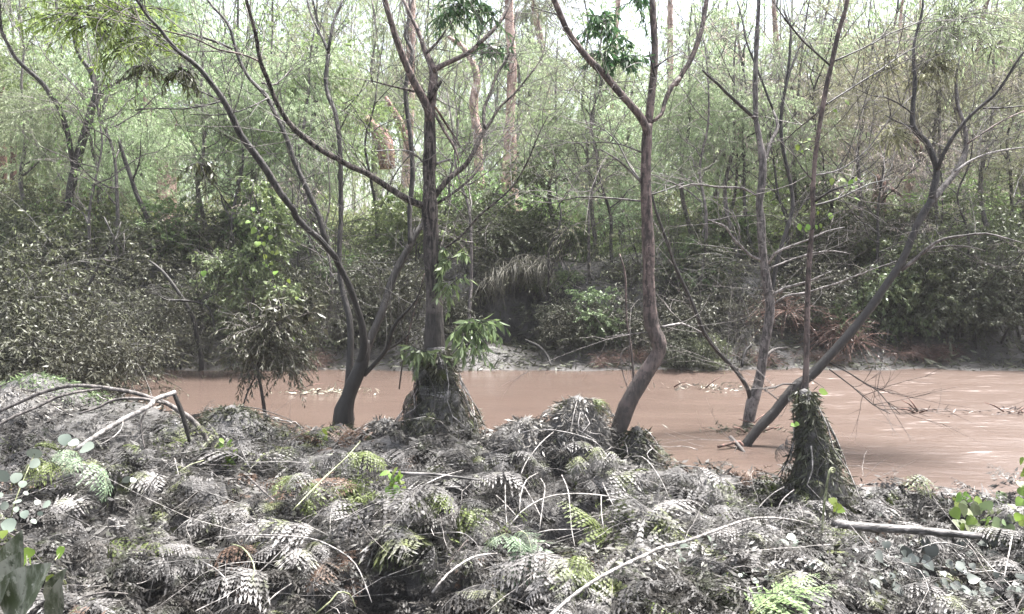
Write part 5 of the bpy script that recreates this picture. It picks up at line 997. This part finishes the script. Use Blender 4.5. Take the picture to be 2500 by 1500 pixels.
# ------------------------------------------------------------------ fallen stems, stalks and the log
def stem(name, label, cat, rows, mat, Y=None, hoff=.3, sides=6, group=None, forks=0, seed=1, rough=.05):
    """rows (crop, x, y, width); depth either given or taken from the ground under both ends"""
    n = len(rows)
    if Y is None:
        a = hit(*S(*rows[0][:3]), hoff); b = hit(*S(*rows[-1][:3]), hoff); Ys = np.linspace(a, b, n)
    else: Ys = np.linspace(Y[0], Y[1], n)
    ln = smooth_line([(*P(*S(c, x, y), Yq), PX(w, Yq) / 2 * (.75 if name == 'stalk' else 1)) for (c, x, y, w), Yq in zip(rows, Ys)], None, .05)
    mb = MB(); mb.tube(ln[:, :3], ln[:, 3], sides, rough=rough)
    o = mb.build(name, mat); o.data.transform(Matrix.Translation(Vector([-float(v) for v in ln[0, :3]]))); o.location = [float(v) for v in ln[0, :3]]
    return tag(o, label, cat, group)
st, pl, gn, dk = M['stalk'], M['bark_pale'], M['stalk_green'], M['bark_dark']
stem('fallen_branch', 'long dark branch arching over the left bank, top one', 'branch', [(4, -40, 1484, 22), (4, 150, 1400, 24), (4, 300, 1335, 26), (4, 480, 1290, 28), (4, 650, 1290, 28), (4, 800, 1310, 28), (4, 950, 1335, 30), (4, 1060, 1370, 32), (4, 1180, 1410, 34), (4, 1300, 1484, 36), (7, 1350, 90, 36), (7, 1440, 190, 36), (7, 1495, 320, 34)], M['bark_grey'], (6.0, 6.3), sides=8)
stem('fallen_branch', 'second arching branch just under the top one, left bank', 'branch', [(7, -30, 150, 20), (7, 120, 70, 22), (4, 260, 1440, 22), (4, 400, 1370, 22), (4, 560, 1330, 20), (4, 720, 1310, 16)], M['bark_grey'], (5.7, 6.1))
stem('fallen_branch', 'thin dead branch curving left from the dark elbow, left bank', 'branch', [(7, 560, 60, 16), (4, 700, 1440, 18), (4, 800, 1390, 20), (4, 950, 1375, 22), (4, 1080, 1390, 22), (4, 1160, 1410, 18)], M['bark_grey'], (5.9, 6.1))
stem('broken_branch', 'pale snapped branch sloping up to the elbow, left bank', 'branch', [(7, 530, 320, 30), (7, 700, 205, 36), (7, 860, 110, 38), (7, 1060, 5, 38), (4, 1100, 1385, 36), (4, 1245, 1332, 32)], pl, (5.2, 5.95), sides=8)
stem('broken_branch', 'dark stub hanging from the tip of the pale snapped branch', 'branch', [(4, 1225, 1320, 24), (4, 1260, 1400, 34), (7, 1295, 60, 34), (7, 1325, 170, 32), (7, 1345, 260, 20)], dk, (5.95, 6.0), sides=7)
stem('fallen_branch', 'thin hooked twig hanging below the pale snapped branch', 'branch', [(7, 1045, 20, 16), (7, 1000, 120, 16), (7, 1010, 230, 14), (7, 1055, 415, 8)], M['bark_grey'], (5.9, 5.8))
stem('fallen_branch', 'thin pale twig under the pale snapped branch', 'branch', [(7, 690, 290, 7), (7, 800, 230, 9), (7, 860, 170, 10), (7, 875, 105, 10)], st, (5.3, 5.5))
stem('log', 'silted round log lying flat on the right bank, leaves along its top', 'log', [(9, 1120, 838, 58), (9, 1180, 846, 64), (9, 1400, 868, 64), (9, 1600, 880, 62), (9, 1800, 896, 58), (9, 2000, 915, 54), (9, 2170, 930, 46)], M['log'], (4.95, 4.75), sides=12, rough=.08)
stem('fallen_branch', 'long pale stick slanting across the lower right foreground', 'stick', [(8, 1500, 1500, 30), (8, 1700, 1330, 30), (8, 1900, 1200, 28), (8, 2150, 1080, 30), (8, 2300, 1010, 28), (8, 2473, 965, 26), (9, 280, 890, 22), (9, 400, 845, 20), (9, 540, 805, 18), (9, 700, 800, 15), (9, 870, 822, 13), (9, 1010, 865, 8)], st, (3.1, 4.8))
stem('stalk', 'stout bare stalk arching from the dark hollow, lower centre', 'stalk', [(8, 670, 1330, 24), (8, 780, 1200, 26), (8, 900, 1110, 24), (8, 1000, 1067, 22), (8, 1130, 1052, 16)], st, (3.3, 3.6))
stem('stalk', 'dark thin stalk rising to a hooked tip beside the stout bare stalk', 'stalk', [(8, 670, 1310, 10), (8, 780, 1140, 12), (8, 900, 975, 13), (8, 925, 965, 10), (8, 925, 990, 7)], M['bark_red'], (3.3, 3.5))
stem('stalk', 'widest arched stalk over the centre hollow', 'stalk', [(8, 1210, 870, 11), (8, 1300, 760, 13), (8, 1400, 690, 14), (8, 1520, 643, 14), (8, 1700, 627, 14), (8, 1900, 643, 12), (8, 2070, 675, 8)], st, (4.7, 5.2))
stem('stalk', 'thin stalk arching from the brush heap down to the hollow, left', 'stalk', [(8, 1300, 490, 10), (8, 1340, 400, 11), (8, 1440, 270, 12), (8, 1530, 190, 12)], st, (5.6, 6.1))
stem('stalk', 'thin stalk arching over the brush heap to the reddish trunk', 'stalk', [(8, 1130, 290, 7), (8, 1300, 195, 9), (8, 1470, 172, 10), (8, 1640, 195, 11), (8, 1760, 230, 11), (8, 1830, 262, 10), (8, 1890, 318, 8)], st, (6.3, 6.2))
stem('stalk', 'long stalk dropping through the hollow, right of its middle', 'stalk', [(8, 1590, 495, 12), (8, 1635, 610, 13), (8, 1650, 760, 13), (8, 1660, 880, 12), (8, 1682, 1000, 10)], st, (5.4, 4.7))
stem('stalk', 'vertical stalk at the left side of the hollow', 'stalk', [(8, 1188, 560, 11), (8, 1190, 700, 12), (8, 1200, 860, 11)], st, (5.3, 4.8))
stem('stalk', 'slanting stalk at the left side of the hollow', 'stalk', [(8, 1125, 640, 9), (8, 1190, 700, 9), (8, 1280, 800, 8)], st, (5.2, 4.8))
stem('stalk', 'slanting stalk ending at the middle of the hollow', 'stalk', [(8, 1325, 580, 11), (8, 1390, 690, 12), (8, 1440, 790, 10)], st, (5.3, 4.9))
stem('stalk', 'hooked stalk curling down the middle of the hollow', 'stalk', [(8, 1440, 520, 10), (8, 1470, 580, 12), (8, 1455, 700, 13), (8, 1430, 890, 11)], st, (5.3, 4.8))
stem('stalk', 'hooped stalk rising at the left of the hollow mouth', 'stalk', [(8, 1290, 750, 11), (8, 1300, 630, 12), (8, 1340, 530, 11), (8, 1420, 480, 9)], st, (5.0, 5.4))
stem('stalk', 'short upright stalk at the right of the hollow', 'stalk', [(8, 1870, 640, 10), (8, 1872, 760, 11), (8, 1886, 870, 9)], st, (5.2, 4.9))
stem('stalk', 'slanting stalk below the right hanging fronds', 'stalk', [(8, 1880, 550, 11), (8, 1920, 640, 12), (8, 1965, 730, 10)], st, (5.4, 5.0))
stem('stalk', 'flat-lying stalk at the bottom of the hollow', 'stalk', [(8, 1390, 915, 8), (8, 1500, 887, 10), (8, 1720, 880, 8)], st, (4.6, 4.7))
stem('stalk', 'stalk lying level over ferns, left of the pale minty fern, lower', 'stalk', [(8, 130, 1003, 10), (8, 300, 962, 12), (8, 500, 930, 12), (8, 700, 908, 10), (8, 860, 902, 8), (8, 940, 940, 8), (8, 1005, 1030, 8), (8, 1015, 1250, 6)], st)
stem('stalk', 'stalk lying level over ferns, left of centre, upper', 'stalk', [(8, 50, 862, 9), (8, 250, 825, 10), (8, 560, 816, 9)], st)
stem('stalk', 'thin stalk crossing the two level ones diagonally', 'stalk', [(8, 430, 1050, 8), (8, 500, 960, 10), (8, 590, 850, 10), (8, 670, 780, 7)], st)
stem('stalk', 'long curved stalk across the left foreground', 'stalk', [(7, 1540, 945, 10), (7, 1700, 922, 14), (7, 2000, 925, 15), (7, 2200, 945, 15), (7, 2330, 990, 14), (8, 80, 1080, 12), (8, 160, 1190, 10), (8, 240, 1400, 7)], st, (3.9, 3.4))
stem('stalk', 'pale stalk curling over the dark hollow, left foreground', 'stalk', [(7, 1425, 1105, 12), (7, 1520, 1155, 15), (7, 1590, 1220, 15), (7, 1620, 1290, 10)], st, (3.5, 3.3))
stem('stalk', 'olive stalk looping above the left foreground hollow', 'stalk', [(7, 1640, 985, 10), (7, 1720, 1010, 13), (7, 1785, 1090, 14), (7, 1808, 1170, 14), (7, 1790, 1240, 10)], gn, (3.7, 3.5))
stem('stalk', 'grey stem bending left, bottom left foreground', 'stalk', [(7, 500, 1420, 12), (7, 600, 1360, 15), (7, 750, 1327, 16), (7, 910, 1340, 12)], M['bark_grey'], (3.1, 3.2))
stem('stalk', 'brown stem running from the left edge over the silted leaves', 'stalk', [(7, -10, 880, 14), (7, 60, 905, 14), (7, 140, 955, 14), (7, 220, 1035, 13), (7, 310, 1130, 10)], M['bark_red'], (3.5, 3.2))
stem('stalk', 'dark thin stick leaning over the grey ferns, left', 'stick', [(7, 950, 742, 9), (7, 1030, 612, 10), (7, 1120, 500, 10), (7, 1225, 380, 7)], dk)
stem('stalk', 'short pale stick standing among dark leaves, left', 'stick', [(7, 1240, 375, 8), (7, 1255, 440, 10), (7, 1275, 520, 8)], st)
stem('stalk', 'thin stem curving to the fresh green sprig, left', 'stalk', [(7, 1270, 475, 7), (7, 1350, 422, 9), (7, 1450, 390, 7)], gn)
stem('stalk', 'pale stem lying level beside the fresh green sprig', 'stalk', [(7, 1735, 402, 9), (7, 1850, 405, 10), (7, 2020, 400, 10), (7, 2195, 412, 7)], st)
stem('stalk', 'straight pale green stem slanting up behind the arched fern', 'stalk', [(7, 2080, 745, 13), (7, 2200, 620, 15), (7, 2330, 490, 15), (8, 60, 370, 13), (8, 160, 255, 9)], gn, (4.5, 5.0))
stem('stalk', 'grey stick lying among silted ferns below the green sprig', 'stick', [(7, 1760, 505, 18), (7, 1850, 590, 22), (7, 1945, 675, 16)], M['bark_grey'])
stem('stalk', 'straight pale stick in the bottom ferns, left of centre', 'stick', [(7, 1870, 1425, 14), (7, 1960, 1342, 16), (7, 2070, 1265, 13)], st)
stem('stalk', 'green hooked stem at the bottom, left of centre', 'stalk', [(7, 2220, 1500, 14), (7, 2350, 1390, 16), (8, 0, 1330, 16), (8, 80, 1340, 14), (8, 125, 1430, 10)], gn, (2.9, 3.0))
stem('fiddlehead', 'tall coiled fern fiddlehead right of the upright sapling', 'fern shoot', [(9, 1028, 1090, 12), (9, 1040, 850, 15), (9, 1062, 640, 17), (9, 1085, 495, 16), (9, 1105, 445, 14), (9, 1128, 452, 14), (9, 1126, 475, 12), (9, 1107, 476, 11), (9, 1104, 460, 9), (9, 1116, 458, 8)], M['stalk_green'], (4.5, 4.55))
stem('stalk', 'forked dead twig standing on the right bank', 'stick', [(9, 1600, 790, 12), (9, 1585, 755, 14), (9, 1500, 705, 13), (9, 1405, 622, 7)], M['bark_grey'], (5.2, 5.3))
stem('stalk', 'dead twig joining the forked one on the right bank', 'stick', [(9, 1490, 705, 10), (9, 1420, 685, 11), (9, 1345, 650, 6)], M['bark_grey'], (5.25, 5.3))
stem('stalk', 'pale curled stalk by the water right of the brush heap', 'stalk', [(8, 2090, 365, 9), (8, 2160, 365, 11), (8, 2230, 430, 11), (8, 2310, 560, 10), (8, 2370, 700, 8)], st, (5.7, 5.3))
stem('stalk', 'thin pale stalk hooked beside the brush heap', 'stalk', [(8, 2235, 305, 7), (8, 2195, 345, 9), (8, 2230, 395, 9), (8, 2320, 425, 7)], st, (6.0, 5.9))
stem('stalk', 'silted log-like branch behind ferns, centre left', 'stick', [(8, 280, 465, 30), (8, 500, 485, 34), (8, 700, 492, 30), (8, 900, 518, 26), (8, 1010, 530, 18)], M['log'], (5.6, 5.5))
stem('stalk', 'lower silted stick behind ferns, centre left', 'stick', [(8, 550, 592, 18), (8, 720, 585, 20), (8, 870, 578, 14)], M['log'], (5.2, 5.2))
stem('stalk', 'thin stick crossing the silted branch, centre left', 'stick', [(8, 620, 560, 9), (8, 740, 505, 11), (8, 890, 460, 8)], st, (5.3, 5.6))
stem('stalk', 'thin vine-like twig dangling at the lower right', 'vine', [(9, 2040, 960, 12), (9, 2110, 1030, 13), (9, 2170, 1130, 13), (9, 2240, 1230, 12), (9, 2330, 1310, 8)], M['bark_grey'], (4.2, 3.7))
stem('stalk', 'straight silted cane at the lower right edge', 'cane', [(9, 2390, 930, 13), (9, 2360, 1080, 14), (9, 2330, 1230, 12)], st, (4.3, 3.9))
stem('stalk', 'brown stick leaning in from the bottom right corner', 'stick', [(9, 2400, 1500, 12), (9, 2440, 1410, 13), (9, 2490, 1330, 12)], M['bark_red'], (2.9, 3.1))
stem('stalk', 'silted cane looping over dark leaves, lower right', 'cane', [(9, 1690, 1030, 8), (9, 1850, 975, 10), (9, 1960, 985, 11), (9, 2050, 1010, 9)], st, (4.2, 4.2))
stem('stalk', 'upright silted thread of vine before the upright sapling skirt', 'vine', [(9, 710, 810, 10), (9, 740, 700, 12), (9, 790, 640, 12), (9, 840, 600, 10)], st, (5.2, 5.3))
stem('stalk', 'pale bent twig at the left of the sapling skirt', 'stick', [(9, 570, 750, 9), (9, 630, 680, 12), (9, 700, 620, 12), (9, 770, 580, 9)], st, (5.3, 5.4))
stem('stalk', 'looped silted cane in front of the sapling skirt', 'cane', [(9, 885, 830, 10), (9, 900, 740, 12), (9, 950, 690, 12), (9, 1005, 700, 10), (9, 1010, 760, 8)], st, (5.1, 5.1))
stem('reed', 'bent bare stalk standing in the water left of the forked tree', 'stalk', [(5, 435, 1310, 11), (5, 460, 1120, 13), (5, 490, 960, 12), (5, 560, 690, 10), (5, 615, 490, 7)], M['bark_red'], (7.9, 7.4))
stem('reed', 'thin brown stem rising behind the foot of the smooth tree', 'stem', [(5, 2105, 1300, 18), (5, 2085, 1050, 16), (5, 2050, 800, 15), (5, 2040, 500, 14), (5, 2000, 350, 10)], M['bark_red'], (7.4, 7.4))
stem('reed', 'slim dead twig low beside that brown stem', 'stem', [(5, 2060, 1310, 6), (5, 2020, 1180, 8), (5, 2010, 1060, 7), (5, 2060, 1010, 5)], M['bark_grey'], (7.6, 7.6))
stem('driftwood', 'dark curved driftwood spike on the far mud right of the smooth tree', 'driftwood', [(6, 470, 1150, 22), (6, 490, 1050, 24), (6, 540, 990, 12)], dk, (14.3, 14.5))
stem('driftwood', 'grey driftwood limb on the far mud behind the slender tree', 'driftwood', [(6, 640, 1080, 24), (6, 700, 1030, 24), (6, 800, 1015, 16)], M['bark_grey'], (14.6, 14.9))
stem('driftwood', 'dark washed-up limb at the far waterline, centre', 'driftwood', [(5, 1330, 960, 16), (5, 1430, 1010, 22), (5, 1490, 1080, 22), (5, 1510, 1140, 14)], dk, (14.9, 14.4))

# ------------------------------------------------------------------ broad leaved plants of the near bank
def depth_at(c, x, y, h): return hit(*S(c, x, y), h)
rl = [(245, 345, 110), (245, 415, 120), (20, 505, 100), (115, 515, 110), (185, 625, 62), (120, 685, 80), (30, 715, 95), (265, 690, 55), (330, 705, 95), (115, 740, 62), (175, 775, 66), (240, 825, 74), (60, 850, 125), (285, 770, 60), (45, 470, 60), (0, 640, 70), (160, 560, 60)]
leafy('round_leaf_plant', 'cluster of round pale silt-filmed leaves at the left edge', 'plant', [(7, x, y, s_, 4.1 - (y - 345) * .0012) for (x, y, s_) in rl], LM['silt'], 77, [(7, 60, 900, 10, 3.9), (7, 100, 700, 9, 3.9), (7, 180, 500, 8, 4.0), (7, 245, 345, 6, 4.1)], M['stalk_green'], facing=(.1, -.6, .8), drop=-.4)
leafy('round_leaf_plant', 'pair of broad silt-filmed leaves under the pale snapped branch', 'plant', [(7, 460, 245, 110, 4.9), (7, 525, 265, 100, 4.85), (7, 620, 300, 110, 4.8), (7, 900, 530, 80, 4.5), (7, 945, 530, 60, 4.5)], LM['silt'], 78, [(7, 430, 330, 9, 4.9), (7, 500, 260, 8, 4.88)], M['stalk_green'])
t = thing('long_leaf_plant', 'large silt-streaked long leaves in the bottom left corner', 'plant', P(*S(7, 200, 1500), 2.6))
for (x0_, y0_, x1_, y1_, wd, Y) in ((30, 1480, 285, 1145, 1.15, 2.6), (40, 1330, 105, 930, .9, 2.75), (0, 1400, 90, 1080, 1.2, 2.7), (390, 1530, 400, 1260, .75, 2.7), (340, 1400, 430, 1180, .7, 2.75), (-60, 1450, 20, 1250, .8, 2.6)):
    a = P(*S(7, x0_, y0_), Y); b = P(*S(7, x1_, y1_), Y - .06); put_leaf(t, LM['ginger'], a, b - a, (.2, -.8, .6), float(np.linalg.norm(b - a)), wd)
leafy('lime_shoot', 'bright lime leaves behind the large silt-streaked leaves, left', 'shoot', [(7, 190, 1060, 95, 2.9), (7, 160, 1110, 100, 2.9), (7, 215, 1115, 95, 2.88), (7, 40, 940, 90, 3.0), (7, 20, 920, 80, 3.0)], LM['lime'], 79, [(7, 190, 1300, 9, 2.85), (7, 190, 1060, 7, 2.9)], M['stalk_green'], facing=(0, -.5, .85))
leafy('lime_shoot', 'single round lime leaf lying on silt, left foreground', 'shoot', [(7, 425, 1050, 95, 3.2), (7, 365, 1240, 75, 2.9)], LM['lime'], 80, [(7, 390, 1100, 7, 3.15), (7, 425, 1050, 5, 3.2)], M['stalk_green'], facing=(0, -.3, .95))
rng = np.random.default_rng(41)
leafy('green_sprig', 'fresh green sprig standing over dark leaf litter, left', 'sprig', [(7, 1630 + rng.normal() * 45, y, rng.uniform(60, 95), 6.0) for y in np.linspace(250, 490, 18)], LM['limeoval'], 81, [(7, 1590, 520, 9, 6.0), (7, 1610, 380, 8, 6.0), (7, 1625, 250, 5, 6.0)], M['stalk_green'], facing=(0, -.8, .5))
leafy('green_sprig', 'small green sprig on the bank edge left of the forked tree', 'sprig', [(7, 2280 + rng.normal() * 22, y, rng.uniform(45, 65), 6.9) for y in np.linspace(190, 290, 9)], LM['limeoval'], 82, [(7, 2285, 310, 7, 6.9), (7, 2280, 190, 5, 6.9)], M['stalk_green'], facing=(0, -.8, .5))
leafy('green_sprig', 'broad green blade clump left of the silted sticks, centre left', 'sprig', [(8, 400 + rng.normal() * 45, y, rng.uniform(70, 120), 5.2) for y in np.linspace(470, 620, 14)], LM['limeoval'], 83, [(8, 390, 640, 9, 5.2), (8, 395, 460, 5, 5.2)], M['stalk_green'], facing=(0, -.6, .7))
def scatter_leaves(name, label, cat, c, xr, yr, n, px, mesh, seed, h=.12, **kw):
    r = np.random.default_rng(seed); sp = []
    for q in range(n):
        x, y = r.uniform(*xr), r.uniform(*yr); sp.append((c, x, y, r.uniform(*px), depth_at(c, x, y, r.uniform(.04, h))))
    return leafy(name, label, cat, sp, mesh, seed, **kw)
scatter_leaves('ground_vine', 'sprawl of dark silted heart-shaped leaves below the log, right', 'plant', 9, (1180, 2450), (960, 1380), 150, (55, 110), LM['dark'], 84, .2, facing=(0, -.5, .8), drop=-.35)
scatter_leaves('ground_vine', 'dark leaves trailing on the silt above the log, right', 'plant', 9, (1250, 2050), (600, 850), 45, (40, 75), LM['dark'], 85, .06, facing=(0, -.2, .9), drop=-.15)
scatter_leaves('leafy_shrublet', 'mixed green and grey leafy clump at the right end of the log', 'plant', 9, (1980, 2390), (650, 900), 34, (65, 115), LM['green'], 86, .35, facing=(0, -.7, .6), drop=-.5)
scatter_leaves('leafy_shrublet', 'lime green leaves around the right end of the log', 'plant', 9, (1990, 2380), (640, 880), 14, (70, 110), LM['lime'], 87, .38, facing=(0, -.7, .6), drop=-.5)
leafy('lime_shoot', 'bright green leaves cut by the right edge over the water', 'shoot', [(9, 2450, 560, 90, 4.0), (9, 2470, 620, 110, 4.0), (9, 2440, 690, 80, 4.0), (9, 2480, 480, 80, 4.0), (9, 2455, 400, 70, 4.0), (9, 2430, 800, 90, 4.0), (9, 2470, 830, 90, 4.0)], LM['lime'], 88, [(9, 2480, 900, 8, 4.0), (9, 2475, 700, 8, 4.0), (9, 2480, 380, 5, 4.0)], M['stalk_green'])
leafy('lime_shoot', 'small fresh green leaves beside the skirted sapling foot', 'shoot', [(9, 1140, 730, 85, 5.0), (9, 1175, 745, 75, 5.0), (9, 1120, 690, 70, 5.0), (9, 830, 140, 55, 5.6), (9, 855, 135, 45, 5.6)], LM['lime'], 89, [(9, 1130, 800, 7, 5.0), (9, 1150, 720, 5, 5.0)], M['stalk_green'])
scatter_leaves('silted_leaf_plant', 'broad grey leaves plastered on the slope left of the sapling skirt', 'plant', 9, (20, 1100), (930, 1250), 60, (45, 90), LM['silt'], 90, .12, facing=(0, -.3, .9), drop=-.15)

# flotsam
def flotsam(label, c, x, y, seed, n, mat, r=.25):
    n = n // 2
    Y = CAM_H * FPX / (S(c, x, y)[1] - 597); p = P(*S(c, x, y), Y); g = np.random.default_rng(seed)
    t = thing('flotsam', label, 'flotsam', (p[0], p[1], 0)); mb = MB()
    q = np.stack([p[0] + g.normal(size=n) * r * 1.6, p[1] + g.normal(size=n) * r * .5, g.uniform(.0, .05, n)], 1); d = nrm(np.stack([g.normal(size=n), g.normal(size=n) * .5, g.uniform(-.2, .5, n)], 1))
    mb.kites(q, d, nrm(np.cross(d, g.normal(size=(n, 3)))), g.uniform(.05, .14, n), g.uniform(.012, .03, n)); mb.build('leaves', mat, t, 'stuff')
    for k in range(4):
        o_ = np.array([p[0], p[1], .02]) + g.normal(size=3) * np.array([r, r * .5, .01]); e_ = o_ + np.array([g.normal() * .3, g.normal() * .15, g.uniform(.02, .2)]); mb = MB(); mb.tube(np.array([o_, (o_ + e_) / 2 + [0, 0, .02], e_]), np.array([.012, .01, .004]), 5); mb.build('twig', M['bark_brown'], t)
flotsam('brown flotsam tangle drifting at the right edge of the creek', 9, 2455, 70, 95, 110, M['leaf_red'], .14)
flotsam('dark snagged twigs in the rippled water, right', 9, 1810, 70, 96, 60, M['leaf_red'], .18)
flotsam('small snag of dead leaves by the leaning trunk foot', 9, 520, 200, 97, 160, M['leaf_bank'], .18)
flotsam('pale drifting debris left of the slender grey tree', 6, 320, 1320, 98, 260, M['leaf_dry'], .35)
flotsam('pale drifting debris between the drowned shrub and the dark tree', 4, 2330, 1350, 99, 220, M['leaf_dry'], .25)
